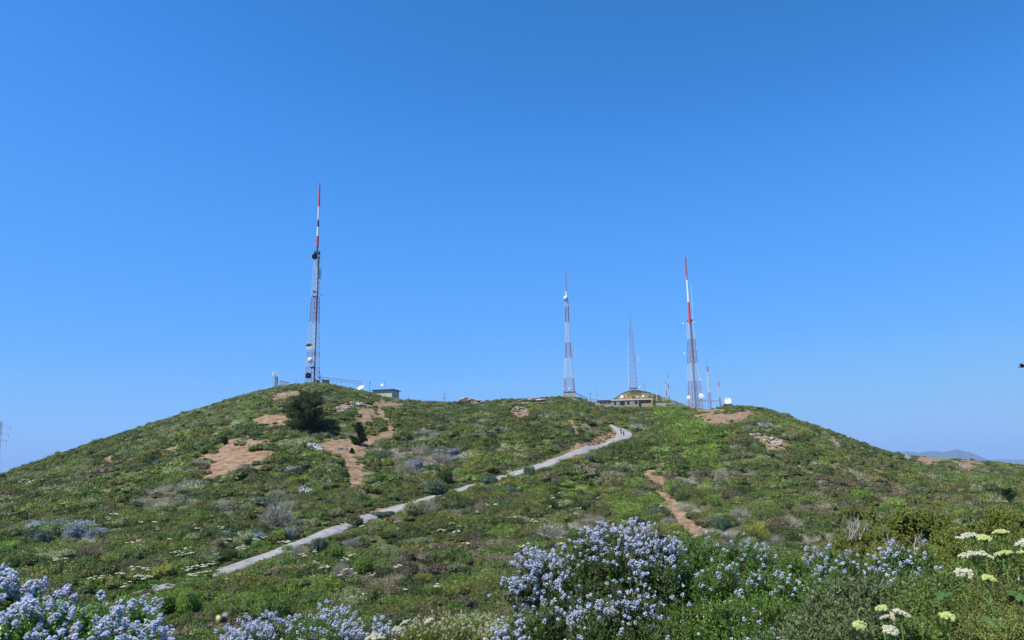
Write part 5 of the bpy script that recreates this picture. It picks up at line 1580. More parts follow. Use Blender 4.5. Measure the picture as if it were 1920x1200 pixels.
Pb = at(414, 1162, 0.95)
bee = skin_mesh('bumblebee', [((0, 0, 0), .0042), ((-.005, 0, .0004), .0044), ((.006, 0, .0002), .0036), ((.0105, 0, -.0005), .0025), ((-.0095, 0, -.0008), .002)],
                [(0, 1), (0, 2), (2, 3), (1, 4)], M_bird, None)
bee.location = Pb; bee.rotation_euler = (0, R_(-8), R_(200)); bee.scale = (.85,) * 3
tag(bee, 'out of focus bumblebee hovering above the green bushes near the lower edge', 'bee')
mb = MB(); mb.lathe([(.0044, -.0018), (.0049, 0), (.0047, .0022), (.004, .0030)], facing((1, 0, 0), Vector((.003, 0, .0003))), 14); mb.build('yellow_band', mat('yellow_fuzz', (.65, .55, .22), .95), bee, smooth=True)
m_w, nt, b_ = new_mat('clear_wing'); b_.inputs['Base Color'].default_value = (.5, .5, .5, 1); b_.inputs['Alpha'].default_value = .35; b_.inputs['Roughness'].default_value = .2
for sd in (-1, 1):
    mb = MB(); V = [(0, 0, 0)] + [(-.004 - .006 * math.cos(a) * .6, sd * (.007 + .006 * math.sin(a)), .003 + .001 * math.sin(a)) for a in np.linspace(0, 2 * PI, 10)[:-1]]
    mb.add([(v[0], v[1], v[2] + .003) for v in V] + [(v[0], v[1], v[2] + .0032) for v in V], [(0, i, i + 1) for i in range(1, 9)] + [(10, i + 11, i + 10) for i in range(1, 9)]); mb.build('wing', m_w, bee)

# ------------------------------------------------------------------ flowers on the hillside
M_umb = leaf_mat('cream_umbel', 'fix', (.48, .475, .34), trans=.1, rough=.8, lo=.75, hi=1.2)
M_umby = leaf_mat('yellow_green_umbel', 'fix', (.42, .48, .17), trans=.1, rough=.8, lo=.7, hi=1.2)
M_umbb = leaf_mat('fading_umbel', 'fix', (.52, .46, .33), trans=.1, rough=.9, lo=.6, hi=1.2)
M_herb = leaf_mat('herb_leaf', 'fix', (.10, .20, .03), trans=.3)
UMBP = []
for s_ in range(4):
    V, Q, v = umbel_patch_proto(700 + s_)
    me = np_mesh('flower_heads', V, [Q], [M_umb], {'v': v})
    G = grass_proto(60, .07, 710 + s_)
    V2 = G[0] * [1, 1, .8]
    UMBP.append((me, np_mesh('stalks', V2, [G[1]], [M_herb], {'v': G[2]})))
spots = [(350, 1085), (362, 1080), (375, 1082), (388, 1078), (398, 1072), (385, 1092), (360, 1098), (352, 1078), (412, 1078), (370, 1090), (170, 1101), (190, 1102), (205, 1095), (225, 1096), (250, 1086), (278, 1084), (232, 1116),
         (262, 1106), (272, 1104), (290, 1112), (100, 1062), (127, 1060), (250, 1032), (258, 1026), (262, 1036), (322, 1025), (330, 1047), (345, 1045), (340, 1056), (350, 1060), (398, 1045), (402, 1052), (420, 1028), (428, 1025), (480, 1025), (490, 1022),
         (448, 1040), (460, 1036), (452, 1045), (402, 1042), (508, 1054), (513, 1053), (535, 1032), (540, 1028), (590, 1048), (294, 995), (290, 1003), (262, 990), (205, 982), (212, 981), (300, 973), (418, 1003), (365, 995), (372, 1005),
         (645, 1064), (655, 1058), (590, 1070), (597, 1082), (608, 1078), (611, 1076), (640, 1092), (650, 1090), (745, 1078), (740, 988), (745, 1000), (675, 1002), (828, 1008), (850, 1013), (858, 1005), (873, 1036), (846, 990), (862, 975), (912, 955), (925, 960),
         (956, 978), (965, 984), (895, 970), (903, 1042), (908, 1080), (978, 1040), (1000, 990), (1048, 1032), (1055, 1028), (1030, 960), (1035, 944), (1052, 936), (1085, 962), (1090, 924), (1140, 970), (1152, 952), (1158, 956), (1190, 980), (1078, 972), (1110, 932),
         (968, 866), (970, 862), (985, 862), (1068, 914), (955, 892), (1170, 986), (1240, 960), (880, 860), (520, 1062), (572, 1060), (100, 1060), (420, 1100), (1270, 1010), (700, 1095), (820, 1120), (765, 1122), (692, 1132), (1440, 815)]
for i, (px, py) in enumerate(spots):
    P = hit(px, py + 3); r_ = P.xy.length
    a, b = UMBP[i % 4]
    t = empty('cow_parsnip_clump', P, 'small clump of flat cream flower heads dotted among the scrub', 'wildflowers', 'cream flower heads dotted over the hillside', rz=rng.uniform(0, 6.28), scale=float(rng.uniform(.45, .8)) * (1.0 + r_ / 350))
    mobj('flower_heads', a, t); mobj('stalks', b, t)
P = hit(1066, 866)
t = empty('poppy_patch', P, 'orange poppies just below the middle of the path', 'wildflowers')
V, Q, v = umbel_patch_proto(750); V = V * [3.2, 2.0, .8]; V2 = V + [.9, .3, -.1]
mobj('petals', np_mesh('petals', np.vstack([V, V2]), [np.vstack([Q, Q + len(V)])], [leaf_mat('poppy_orange', 'fix', (.55, .20, .02), trans=.2)], {'v': np.r_[v, v]}), t)
G = grass_proto(160, .07, 711); mobj('stalks', np_mesh('stalks', G[0] * [2.5, 2, .6], [G[1]], [M_herb], {'v': G[2]}), t)

# ------------------------------------------------------------------ foreground shrubs
def florets(C, D, a, b, k, size):
    """C,D: (n,3) cluster centres and axes; a half length, b radius (n,); k florets each -> octahedra"""
    n = len(C)
    D = norm(D); X_ = norm(np.cross(D, rand_dir(n))); Y_ = np.cross(D, X_)
    u = rand_dir(n * k).reshape(n, k, 3) * rng.uniform(.75, 1.12, (n, k, 1))
    taper = 1 - .35 * np.clip(u[..., 2:3], 0, 1)
    P = C[:, None] + X_[:, None] * (u[..., :1] * b[:, None, None] * taper) + Y_[:, None] * (u[..., 1:2] * b[:, None, None] * taper) + D[:, None] * (u[..., 2:3] * a[:, None, None])
    P = P.reshape(-1, 1, 3)
    o = np.array([[1, 0, 0], [0, 1, 0], [-1, 0, 0], [0, -1, 0], [0, 0, 1], [0, 0, -1]], float)
    s_ = size * rng.uniform(.7, 1.3, (len(P), 1, 1))
    V = (P + o[None] * s_ + rng.normal(size=(len(P), 6, 3)) * s_ * .15).reshape(-1, 3)
    F = np.array([[0, 1, 4], [1, 2, 4], [2, 3, 4], [3, 0, 4], [1, 0, 5], [2, 1, 5], [3, 2, 5], [0, 3, 5]])
    Q = (np.arange(len(P))[:, None, None] * 6 + F[None]).reshape(-1, 3)
    v = np.repeat(np.clip(np.repeat(rng.random(n), k) * .6 + rng.random(n * k) * .4, 0, 1), 6)
    return V, Q, v

M_ceal = leaf_mat('ceanothus_leaf', 'fix', (.088, .185, .018), trans=.22, rough=.38, spec=.5, lo=.55, hi=1.5)
M_ceald = leaf_mat('dark_ceanothus_leaf', 'fix', (.066, .128, .020), trans=.2, rough=.4, spec=.5, lo=.5, hi=1.5)
M_blos = leaf_mat('ceanothus_blossom', 'fix', (.46, .505, .665), trans=.15, rough=.8, spec=.1, lo=.72, hi=1.2)
M_fade = leaf_mat('faded_blossom', 'fix', (.46, .44, .47), trans=.1, rough=.9, spec=.1, lo=.65, hi=1.2)
M_coy = leaf_mat('coyote_brush_leaf', 'fix', (.185, .215, .042), trans=.25, rough=.5, lo=.55, hi=1.4)
M_coyd = leaf_mat('olive_leaf', 'fix', (.185, .225, .045), trans=.2, rough=.6, lo=.5, hi=1.4)
M_grl = leaf_mat('grey_green_leaf', 'fix', (.105, .145, .050), trans=.15, rough=.5, lo=.55, hi=1.4)
M_ylg = leaf_mat('yellow_green_leaf', 'fix', (.19, .27, .04), trans=.3, rough=.5, lo=.6, hi=1.4)
M_herbl = leaf_mat('soft_green_leaf', 'fix', (.12, .185, .036), trans=.25, rough=.5, lo=.5, hi=1.4)
M_stem = leaf_mat('green_brown_stem', 'fix', (.13, .11, .06), trans=0, rough=.8)
M_deadt = leaf_mat('bleached_twig', 'fix', (.40, .37, .33), trans=0, rough=.9, lo=.55, hi=1.2)

def shrub(name, label, cat, lobes, n, leaf, per, slen, m_leaf, up=.6, blossom=None, fill=.2, width=.5, twigs=0, branches=True, group=None, squash=1.0, tipcol=None):
    Lc = np.array([list(at(a[0], a[1], a[3])) for a in lobes]); Lr = np.array([a[2] * mpp(at(a[0], a[1], a[3])) for a in lobes])
    bw = np.array([a[4] if len(a) > 4 else 1.0 for a in lobes])
    g = Lc[:, :2].mean(0); gz = float(terr(np.array([g[0]]), np.array([g[1]]))[0])
    O = np.array([g[0], g[1], gz])
    t = empty(name, Vector(O), label, cat, group)
    k = rng.choice(len(lobes), n, p=Lr ** 2 / (Lr ** 2).sum())
    d = norm(rng.normal(size=(n, 3)) + [0, -.15, .25])
    cl = vnoise(d[:, 0] * 2.6 + k * 7.3, d[:, 2] * 2.6 + d[:, 1] * 1.9, 5)
    rad = Lr[k] * rng.uniform(.6, 1.0, n) * (0.55 + .62 * cl)
    hole = cl < .42
    C = Lc[k] + d * rad[:, None] * [1, 1, squash]
    dist = np.linalg.norm(C[:, None] - Lc[None], axis=2) / Lr[None]
    dist[np.arange(n), k] = 9
    keep = ((dist.min(1) > .55) | (rng.random(n) < .25)) & ~(hole & (rng.random(n) < .9))
    C, d, k = C[keep], d[keep], k[keep]; n = len(C)
    A = norm(d * .7 + [0, 0, up] + rng.normal(size=(n, 3)) * .32)
    Ls = slen * rng.uniform(.6, 1.4, n)
    # leaves along each sprig
    f = (np.arange(per)[None] + rng.random((n, per))) / per
    base = C[:, None] + A[:, None] * (Ls[:, None] * f)[..., None]
    rad_d = norm(np.cross(A[:, None], rand_dir(n * per).reshape(n, per, 3)))
    D = norm(A[:, None] * rng.uniform(.4, 1.1, (n, per, 1)) + rad_d)
    N = norm(np.cross(D, np.cross(A[:, None], D)) * -1 + rng.normal(size=D.shape) * .35)
    Ll = leaf * rng.uniform(.6, 1.25, (n, per)) * (1.05 - .35 * f)
    V = leaf_quads(base.reshape(-1, 3), D.reshape(-1, 3), N.reshape(-1, 3), Ll.ravel(), Ll.ravel() * width)
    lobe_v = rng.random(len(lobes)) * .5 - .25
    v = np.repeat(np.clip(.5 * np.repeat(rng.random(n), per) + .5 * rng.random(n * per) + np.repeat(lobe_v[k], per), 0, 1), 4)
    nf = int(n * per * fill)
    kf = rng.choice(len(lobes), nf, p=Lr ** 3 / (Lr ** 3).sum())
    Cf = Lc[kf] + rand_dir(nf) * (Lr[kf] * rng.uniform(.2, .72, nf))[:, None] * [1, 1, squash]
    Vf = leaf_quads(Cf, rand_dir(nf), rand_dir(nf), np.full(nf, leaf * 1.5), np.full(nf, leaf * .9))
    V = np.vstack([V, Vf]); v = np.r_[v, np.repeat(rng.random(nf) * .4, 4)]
    o = mobj('foliage', np_mesh('foliage', V - O, [np.arange(len(V)).reshape(-1, 4)], [m_leaf], {'v': v}), t)
    # sprig stems
    a = norm(np.cross(A, rand_dir(n))); b = np.cross(A, a); w = .0022 + leaf * .03
    S0 = C - A * Ls[:, None] * .5; E = C + A * Ls[:, None] * .97
    SV = np.stack([S0 + a * w, S0 - a * w * .5 + b * w * .8, S0 - a * w * .5 - b * w * .8, E], 1).reshape(-1, 3)
    i = np.arange(n)[:, None] * 4
    mobj('stems', np_mesh('stems', SV - O, [np.concatenate([i + [0, 1, 3], i + [1, 2, 3], i + [2, 0, 3]])], [M_stem], {'v': np.repeat(rng.random(n), 4)}), t)
    if branches:
        mb = MB(); rr = random.Random(len(lobes))
        for c, r0 in zip(Lc, Lr):
            e = Vector(c - O); s_ = Vector((rr.uniform(-.15, .15), rr.uniform(-.15, .15), -.1)); m_ = s_.lerp(e, .5) + Vector((rr.uniform(-.1, .1), rr.uniform(-.1, .1), rr.uniform(-.15, .05)))
            mb.poly([s_, m_, e], [.03, .02, .012], 6)
            for _ in range(5):
                q = Vector([rr.gauss(0, 1), rr.gauss(0, 1), rr.gauss(.5, .7)]).normalized() * r0 * .8
                mb.poly([e.lerp(m_, .3 * rr.random()), e + q * .5 + Vector((0, 0, .02)), e + q], [.011, .008, .004], 5)
        mb.build('branches', M_bark, t)
    if blossom:
        prob, ln, br, kf_, sz = blossom
        outer = np.linalg.norm(C - Lc[k], axis=1) / Lr[k]
        p = prob * bw[k] * (.35 + .9 * sstep(.5, .85, outer)) * (.5 + .9 * sstep(-.3, .5, d[:, 2] - .3 * d[:, 1])) * (.2 + 1.7 * sstep(.35, .7, vnoise(C[:, 0] * 4.5, C[:, 2] * 4.5 + C[:, 1] * 3, 8)))
        pk = rng.random(n) < p
        Cb = (C + A * Ls[:, None] * .98)[pk]; Ab = A[pk]; nb_ = len(Cb)
        s_ = rng.uniform(.65, 1.25, nb_)
        Cb = Cb + Ab * (ln * s_)[:, None] * .5
        BV, BQ, bv = florets(Cb, Ab, ln * s_, br * s_, kf_, sz)
        old = np.repeat(rng.random(nb_) < .16, kf_ * 8)
        mobj('blossoms', np_mesh('blossoms', BV - O, [BQ[~old]], [M_blos], {'v': bv}), t)
        mobj('faded_blossoms', np_mesh('faded_blossoms', BV - O, [BQ[old]], [M_fade], {'v': bv}), t)
        print(label[:30], 'sprigs', n, 'blossoms', nb_)
    if tipcol is not None:
        pk = rng.random(n) < .45
        pk &= d[:, 2] > .1
        Cb = (C + A * Ls[:, None])[pk]
        BV, BQ, bv = florets(Cb, A[pk], np.full(pk.sum(), leaf * .8), np.full(pk.sum(), leaf * .6), 6, leaf * .32)
        mobj('flower_tips', np_mesh('flower_tips', BV - O, [BQ], [tipcol], {'v': bv}), t)
    if twigs:
        kk = rng.choice(len(lobes), twigs, p=Lr ** 2 / (Lr ** 2).sum())
        dd = norm(rng.normal(size=(twigs, 3)) + [0, 0, .4])
        S0 = Lc[kk] + dd * (Lr[kk] * rng.uniform(.2, .8, twigs))[:, None]
        DD = norm(dd + rng.normal(size=(twigs, 3)) * .45 + [0, 0, .3]); LL = Lr[kk] * rng.uniform(.25, .6, twigs)
        a = norm(np.cross(DD, rand_dir(twigs))); b = np.cross(DD, a); w = rng.uniform(.004, .009, (twigs, 1))
        mid = S0 + DD * LL[:, None] * .5 + rng.normal(size=(twigs, 3)) * LL[:, None] * .08
        E = mid + norm(DD + rng.normal(size=(twigs, 3)) * .35) * LL[:, None] * .5
        ring = lambda c, w: [c + a * w, c - a * w * .5 + b * w * .87, c - a * w * .5 - b * w * .87]
        TV = np.stack(ring(S0, w) + ring(mid, w * .7) + [E], 1).reshape(-1, 3)
        i = np.arange(twigs)[:, None] * 7
        q4 = np.concatenate([i + [0, 1, 4, 3], i + [1, 2, 5, 4], i + [2, 0, 3, 5]]); q3 = np.concatenate([i + [3, 4, 6], i + [4, 5, 6], i + [5, 3, 6]])
        tag(mobj('dead_twigs', np_mesh('dead_twigs', TV - O, [q4, q3], [M_deadt], {'v': np.repeat(rng.random(twigs), 7)}), t), kind='stuff')
    return t

CB = (.55, .018, .013, 26, .0045)
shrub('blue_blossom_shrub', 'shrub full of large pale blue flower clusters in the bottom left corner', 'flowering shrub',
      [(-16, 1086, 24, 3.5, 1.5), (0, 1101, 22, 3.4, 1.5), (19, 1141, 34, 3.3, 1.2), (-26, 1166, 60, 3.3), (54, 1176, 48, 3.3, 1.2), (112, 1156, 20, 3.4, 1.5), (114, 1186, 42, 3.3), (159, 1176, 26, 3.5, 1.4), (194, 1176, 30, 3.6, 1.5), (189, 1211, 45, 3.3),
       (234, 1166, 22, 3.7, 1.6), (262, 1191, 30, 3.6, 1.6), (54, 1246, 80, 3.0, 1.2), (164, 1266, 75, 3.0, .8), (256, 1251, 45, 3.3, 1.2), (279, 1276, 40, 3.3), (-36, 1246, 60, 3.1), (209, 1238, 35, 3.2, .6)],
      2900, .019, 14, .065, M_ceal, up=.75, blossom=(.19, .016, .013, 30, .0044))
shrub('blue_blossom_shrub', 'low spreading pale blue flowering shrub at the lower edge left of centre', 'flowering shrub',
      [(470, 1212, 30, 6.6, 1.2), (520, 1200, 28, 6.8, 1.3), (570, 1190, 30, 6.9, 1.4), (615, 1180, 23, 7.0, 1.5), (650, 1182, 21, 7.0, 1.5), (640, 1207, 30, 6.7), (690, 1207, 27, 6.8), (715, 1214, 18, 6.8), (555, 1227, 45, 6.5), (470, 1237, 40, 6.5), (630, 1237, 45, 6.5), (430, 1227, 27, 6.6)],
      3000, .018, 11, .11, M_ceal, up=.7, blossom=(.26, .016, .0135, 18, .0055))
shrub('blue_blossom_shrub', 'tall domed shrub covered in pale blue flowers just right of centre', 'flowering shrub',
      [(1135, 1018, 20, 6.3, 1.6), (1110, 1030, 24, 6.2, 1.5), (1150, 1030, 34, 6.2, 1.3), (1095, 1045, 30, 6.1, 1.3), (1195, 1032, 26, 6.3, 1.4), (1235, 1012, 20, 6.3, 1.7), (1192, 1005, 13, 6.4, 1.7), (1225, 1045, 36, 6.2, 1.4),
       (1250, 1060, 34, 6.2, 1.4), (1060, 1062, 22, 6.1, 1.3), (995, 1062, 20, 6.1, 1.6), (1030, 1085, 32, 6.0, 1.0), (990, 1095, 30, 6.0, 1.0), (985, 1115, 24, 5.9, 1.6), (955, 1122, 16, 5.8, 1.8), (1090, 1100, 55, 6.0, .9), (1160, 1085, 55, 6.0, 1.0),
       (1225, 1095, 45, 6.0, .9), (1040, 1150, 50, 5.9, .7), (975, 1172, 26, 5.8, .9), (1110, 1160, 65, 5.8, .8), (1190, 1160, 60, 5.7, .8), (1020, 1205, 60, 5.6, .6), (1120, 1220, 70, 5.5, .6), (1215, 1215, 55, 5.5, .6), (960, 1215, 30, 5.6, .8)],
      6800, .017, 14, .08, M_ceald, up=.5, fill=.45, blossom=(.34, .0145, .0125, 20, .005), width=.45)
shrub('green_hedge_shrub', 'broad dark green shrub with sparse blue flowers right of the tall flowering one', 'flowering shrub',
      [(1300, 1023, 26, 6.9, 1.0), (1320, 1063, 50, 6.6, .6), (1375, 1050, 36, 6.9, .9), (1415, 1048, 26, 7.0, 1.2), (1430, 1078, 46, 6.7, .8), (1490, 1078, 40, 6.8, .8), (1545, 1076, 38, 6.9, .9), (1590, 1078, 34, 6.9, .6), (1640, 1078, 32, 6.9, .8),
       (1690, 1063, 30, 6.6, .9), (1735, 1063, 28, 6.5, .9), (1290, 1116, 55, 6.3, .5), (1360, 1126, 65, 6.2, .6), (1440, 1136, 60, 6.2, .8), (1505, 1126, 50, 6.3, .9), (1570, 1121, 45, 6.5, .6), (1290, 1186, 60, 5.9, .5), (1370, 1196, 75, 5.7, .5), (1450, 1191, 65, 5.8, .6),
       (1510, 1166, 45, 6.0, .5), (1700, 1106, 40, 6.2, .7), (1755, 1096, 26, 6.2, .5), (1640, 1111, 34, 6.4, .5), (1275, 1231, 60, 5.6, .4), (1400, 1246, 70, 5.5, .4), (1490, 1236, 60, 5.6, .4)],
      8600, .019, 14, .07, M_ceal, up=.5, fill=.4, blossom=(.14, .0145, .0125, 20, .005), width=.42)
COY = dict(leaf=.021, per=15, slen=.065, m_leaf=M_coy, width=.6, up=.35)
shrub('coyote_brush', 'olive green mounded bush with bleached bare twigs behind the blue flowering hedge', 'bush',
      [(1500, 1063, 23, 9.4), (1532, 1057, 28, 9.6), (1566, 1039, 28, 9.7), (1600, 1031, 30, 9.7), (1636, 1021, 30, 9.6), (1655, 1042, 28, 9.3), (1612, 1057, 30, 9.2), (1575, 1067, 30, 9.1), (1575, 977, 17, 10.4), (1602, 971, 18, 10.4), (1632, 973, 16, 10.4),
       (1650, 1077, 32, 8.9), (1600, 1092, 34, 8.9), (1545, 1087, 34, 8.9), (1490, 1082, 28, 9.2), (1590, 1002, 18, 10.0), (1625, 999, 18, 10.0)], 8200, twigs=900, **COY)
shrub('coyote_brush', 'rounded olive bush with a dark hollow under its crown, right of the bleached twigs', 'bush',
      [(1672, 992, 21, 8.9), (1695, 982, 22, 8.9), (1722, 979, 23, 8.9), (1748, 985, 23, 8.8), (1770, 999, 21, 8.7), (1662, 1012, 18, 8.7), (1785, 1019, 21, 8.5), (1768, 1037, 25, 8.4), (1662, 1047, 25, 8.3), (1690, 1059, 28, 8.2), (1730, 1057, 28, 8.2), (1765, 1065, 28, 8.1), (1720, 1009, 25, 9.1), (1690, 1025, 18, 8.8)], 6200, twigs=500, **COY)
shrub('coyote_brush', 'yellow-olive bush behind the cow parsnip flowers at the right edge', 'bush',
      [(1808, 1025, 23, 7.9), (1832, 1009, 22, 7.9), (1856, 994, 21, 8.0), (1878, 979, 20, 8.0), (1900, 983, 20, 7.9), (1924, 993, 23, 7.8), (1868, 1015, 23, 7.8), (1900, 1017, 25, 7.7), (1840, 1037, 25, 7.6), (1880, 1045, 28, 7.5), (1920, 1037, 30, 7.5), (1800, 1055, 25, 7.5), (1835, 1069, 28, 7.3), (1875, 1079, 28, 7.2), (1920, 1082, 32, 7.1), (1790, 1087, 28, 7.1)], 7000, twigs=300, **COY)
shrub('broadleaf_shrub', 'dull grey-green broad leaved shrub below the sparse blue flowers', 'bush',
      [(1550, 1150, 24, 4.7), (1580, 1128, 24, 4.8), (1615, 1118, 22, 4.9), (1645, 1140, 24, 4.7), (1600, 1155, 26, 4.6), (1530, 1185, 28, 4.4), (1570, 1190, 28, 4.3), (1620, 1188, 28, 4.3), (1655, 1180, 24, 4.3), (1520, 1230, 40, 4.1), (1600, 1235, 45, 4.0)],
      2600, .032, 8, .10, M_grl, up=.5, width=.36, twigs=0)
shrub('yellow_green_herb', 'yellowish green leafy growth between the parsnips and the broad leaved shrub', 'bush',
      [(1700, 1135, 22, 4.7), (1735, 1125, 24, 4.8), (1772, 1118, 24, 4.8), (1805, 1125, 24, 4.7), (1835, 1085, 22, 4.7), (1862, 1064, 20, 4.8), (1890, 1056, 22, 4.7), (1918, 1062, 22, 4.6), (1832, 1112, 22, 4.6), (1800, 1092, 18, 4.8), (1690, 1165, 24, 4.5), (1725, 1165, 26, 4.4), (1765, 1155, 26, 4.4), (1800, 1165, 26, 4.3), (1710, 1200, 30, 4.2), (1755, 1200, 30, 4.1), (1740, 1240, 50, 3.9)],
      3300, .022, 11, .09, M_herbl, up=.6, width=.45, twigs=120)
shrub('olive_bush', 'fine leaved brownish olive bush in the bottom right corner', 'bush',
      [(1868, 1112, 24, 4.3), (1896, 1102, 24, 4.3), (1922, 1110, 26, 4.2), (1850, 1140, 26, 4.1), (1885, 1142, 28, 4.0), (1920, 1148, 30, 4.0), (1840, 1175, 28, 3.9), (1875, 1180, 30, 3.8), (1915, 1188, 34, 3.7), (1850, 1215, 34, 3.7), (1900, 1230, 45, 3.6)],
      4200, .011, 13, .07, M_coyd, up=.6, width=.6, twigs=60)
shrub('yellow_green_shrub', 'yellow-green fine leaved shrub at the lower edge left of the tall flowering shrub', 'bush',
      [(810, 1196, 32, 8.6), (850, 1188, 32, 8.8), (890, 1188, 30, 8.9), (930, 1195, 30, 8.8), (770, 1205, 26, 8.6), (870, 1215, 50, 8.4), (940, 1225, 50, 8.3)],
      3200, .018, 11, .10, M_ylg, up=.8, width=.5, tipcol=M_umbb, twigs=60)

# ------------------------------------------------------------------ cow parsnip in the foreground
def parsnip_leaf(mb, base, d, size, seed):
    rr = random.Random(seed)
    d = Vector(d).normalized(); s_ = d.cross(Vector((0, 0, 1))).normalized(); n_ = s_.cross(d)
    mb.tube(base - d * size * .9, base, .004, .003, n=5, cap=False)
    for ang, k in ((0, 1.0), (.95, .75), (-.95, .75)):
        e = (d * math.cos(ang) + s_ * math.sin(ang)); f = n_.cross(e)
        N = 22; rim = []
        for i in range(N):
            a = -PI * .86 + 2 * PI * .86 * i / (N - 1)
            lobe = .62 + .30 * math.cos(a * 3) ** 2 + .10 * math.cos(a * 9) + rr.uniform(-.05, .05)
            R_l = size * k * lobe * (.75 + .25 * math.cos(a))
            rim.append(base + e * (size * .45 * k + R_l * .62 * math.cos(a)) + f * (R_l * .55 * math.sin(a)) + n_ * (-.16 * R_l * abs(math.sin(a)) + rr.uniform(-.02, .02) * size))
        c = base + e * size * .3 * k + n_ * .03 * size
        mb.add([c] + rim, [(0, i, i + 1) for i in range(1, N)])
def parsnip(px, py, w, dist, m, label, leaves=2, tilt=(0, 0), stem_dx=0, group='cow parsnip plants in the foreground'):
    P = at(px, py, dist); R0 = w * .96 * mpp(P) / 2; tilt = (tilt[0] + .22 * math.sin(px * 1.7), tilt[1] + .22 * math.cos(py * 2.3))
    g = P + Vector((stem_dx * mpp(P), .1, 0)); g.z = float(terr(np.array([g.x]), np.array([g.y]))[0])
    t = empty('cow_parsnip', g, label, 'wildflower', group)
    L = P - g
    tiltM = Matrix.Rotation(tilt[0], 3, 'X') @ Matrix.Rotation(tilt[1], 3, 'Y')
    # umbellets
    nu = 26; C = []; rr_ = random.Random(int(px * 3 + py))
    for i in range(nu):
        if rr_.random() < .16: continue
        a = i * 2.39996; q = R0 * .86 * math.sqrt((i + .4) / nu) * rr_.uniform(.85, 1.12)
        C.append(np.array(L + tiltM @ Vector((q * math.cos(a), q * math.sin(a), -(q / R0) ** 2 * R0 * .34 + rng.uniform(-.09, .09) * R0))))
    C = np.array(C); nu = len(C)
    kf = 34
    u = np.sqrt(rng.random((nu, kf))) * R0 * .165 * rng.uniform(.65, 1.3, (nu, 1)); a = rng.uniform(0, 6.283, (nu, kf))
    off = np.stack([u * np.cos(a), u * np.sin(a), -u * u / (R0 * .4) + rng.normal(size=u.shape) * .002], -1)
    off = off @ np.array(tiltM).T
    FC = (C[:, None] + off).reshape(-1, 3)
    BV, BQ, bv = florets(FC, np.tile([[0, 0, 1.]], (len(FC), 1)), np.full(len(FC), .0018), np.full(len(FC), .0022), 3, .0032)
    mobj('flower_head', np_mesh('flower_head', BV, [BQ], [m], {'v': bv}), t)
    mb = MB()
    hub = L + tiltM @ Vector((0, 0, -R0 * .75))
    for c in C: mb.tube(hub, Vector(c) - Vector((0, 0, .004)), .0016, n=4, cap=False)
    mid = hub.lerp(Vector((0, 0, 0)), .5) + Vector((.02, 0, 0))
    mb.poly([hub, mid, Vector((0, 0, -.05))], [.0035, .005, .008], 7)
    mb.build('stem', mat('stem_green', (.16, .26, .06), .5, noise=.1), t)
    for k in range(leaves):
        mb = MB(); a = -PI / 2 + (k - (leaves - 1) / 2) * 1.5 + rng.uniform(-.3, .3)
        b0 = hub + Vector((rng.uniform(-.03, .03), -.02, -.045 - .05 * k))
        d_ = Vector((math.cos(a), math.sin(a), -.55))
        parsnip_leaf(mb, b0 + d_.normalized() * .13, d_, .085 if px > 1700 else .07, k + int(px))
        mb.build('leaf', M_pleaf, t)
    return t
M_pleaf = leaf_mat('parsnip_leaf', 'fix', (.075, .15, .035), trans=.3, rough=.5, lo=.9, hi=1.1)
PR = [(1822, 1000, 56, 4.4, M_umb, 'cream flower head highest of the left group at the right edge', 1, (0, -.18), 14),
      (1845, 1006, 28, 4.2, M_umby, 'small yellowish flower head just under the highest cream one', 0, (0, -.1), 0),
      (1876, 995, 28, 4.4, M_umby, 'small yellowish flat flower head on a slanting green stalk', 0, (0, 0), -22),
      (1828, 1035, 66, 4.1, M_umb, 'widest flat cream flower head above the lobed green leaves', 3, (0, -.08), 34),
      (1880, 1034, 40, 4.1, M_umby, 'yellowish flower head immediately right of the widest cream one', 1, (0, 0), -10),
      (1918, 1014, 38, 4.0, M_umb, 'cream flower head cut by the right edge of the photo', 1, (0, -.3), 0),
      (1920, 1031, 26, 4.0, M_umby, 'yellow-green flower head cut by the right edge, lower one', 1, (0, 0), 0),
      (1808, 1070, 34, 3.9, M_umb, 'compact domed cream flower head left of the lobed leaves', 1, (.2, 0), 8),
      (1856, 1082, 30, 3.8, M_umby, 'ragged yellow-green flower head among the big lobed leaves', 2, (0, 0), 4),
      (1652, 1138, 26, 3.8, M_umby, 'small yellow flower head above the brown withered one', 0, (0, 0), 0),
      (1664, 1151, 36, 3.8, M_umbb, 'brownish withered flower head touching a cream one', 0, (0, 0), 0),
      (1693, 1147, 34, 3.8, M_umb, 'flat cream flower head right of the brown withered one', 0, (0, .25), 0),
      (1612, 1170, 28, 3.6, M_umby, 'yellow-green flower head with leafy stalk left of the round cream one', 2, (.3, 0), 0),
      (1670, 1178, 34, 3.5, M_umb, 'round cream flower head lowest at the bottom edge', 1, (.55, 0), 0),
      (1778, 1153, 30, 3.7, M_umby, 'lone yellow flower head in front of the olive leaves', 1, (.25, -.1), 6),
      (760, 1165, 22, 5.6, M_umb, 'left one of two small cream heads above the lower edge', 0, (0, -.2), 0),
      (744, 1177, 22, 5.5, M_umb, 'small cream head lowest of the three left of the yellow-green shrub', 0, (0, -.2), 0),
      (803, 1162, 20, 5.7, M_umb, 'small cream head nearest the yellow-green shrub', 0, (0, -.25), 0),
      (700, 1193, 46, 4.6, M_umb, 'wide cream flower head at the lower edge by the low blue flowering shrub', 1, (.1, -.1), 0)]
for a in PR:
    parsnip(a[0], a[1], a[2], a[3], a[4], a[5], a[6], a[7], a[8])

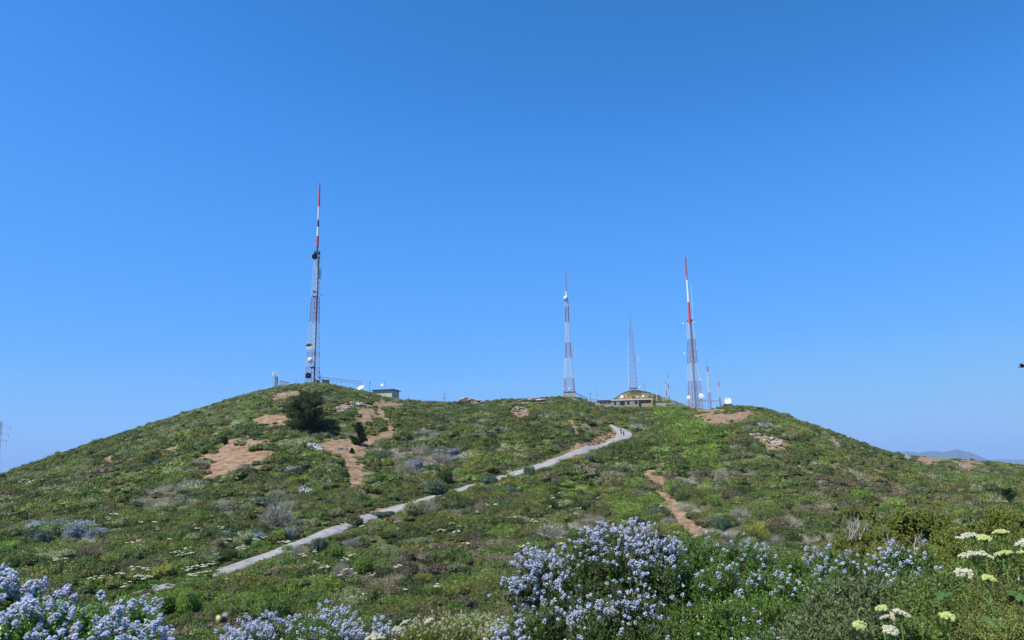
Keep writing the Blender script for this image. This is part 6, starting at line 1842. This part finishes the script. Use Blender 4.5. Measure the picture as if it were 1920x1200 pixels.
# bleached bare branches
def bare(px, py, w, h, r, label, seed, n=9):
    rr = random.Random(seed); P = at(px, py, r); m_ = mpp(P)
    mb = MB()
    def grow(p, d, L, rad, depth):
        q = p + d * L * .5 + Vector((rr.gauss(0, .06), rr.gauss(0, .06), rr.gauss(0, .04))) * L
        e = q + (d + Vector((rr.gauss(0, .25), rr.gauss(0, .25), rr.gauss(.05, .2)))).normalized() * L * .5
        mb.poly([p, q, e], [rad, rad * .8, rad * .55], 5)
        if depth:
            for _ in range(3):
                grow(q.lerp(e, rr.random()), (d + Vector((rr.gauss(0, .55), rr.gauss(0, .5), rr.gauss(.15, .4)))).normalized(), L * rr.uniform(.45, .75), rad * .5, depth - 1)
    for k in range(n):
        d = Vector((rr.uniform(-1, 1) * w / h * .7, rr.uniform(-.4, .3), 1)).normalized()
        grow(Vector((rr.uniform(-.35, .35) * w * m_, 0, 0)), d, h * m_ * rr.uniform(.4, .65), .0075, 3)
    o = mb.build('dead_branches', M_dead); o.location = P
    tag(o, label, 'dead branches')
bare(1598, 1012, 60, 46, 9.3, 'bleached bare branches rising from the olive bush behind the hedge', 3, 9)
bare(1548, 1058, 50, 44, 9.2, 'pale dead branches at the left end of the olive bush', 4, 6)
bare(1700, 1045, 60, 40, 8.1, 'grey dead branches in the dark hollow of the rounded olive bush', 5, 5)

# ------------------------------------------------------------------ haze
def haze():
    Rb, zb, zt = 21000.0, -420.0, 480.0
    mb = MB(); mb.box((0, 0, (zb + zt) / 2), (2 * Rb, 2 * Rb, zt - zb))
    m = bpy.data.materials.new('haze'); m.use_nodes = True; nt = m.node_tree; nt.nodes.clear()
    o_ = nt.nodes.new('ShaderNodeOutputMaterial'); v = nt.nodes.new('ShaderNodeVolumePrincipled')
    v.inputs['Color'].default_value = (.40, .64, 1, 1); v.inputs['Density'].default_value = 6.5e-5; v.inputs['Anisotropy'].default_value = .0
    nt.links.new(v.outputs[0], o_.inputs['Volume'])
    tag(mb.build('haze', m), kind='stuff')
haze()
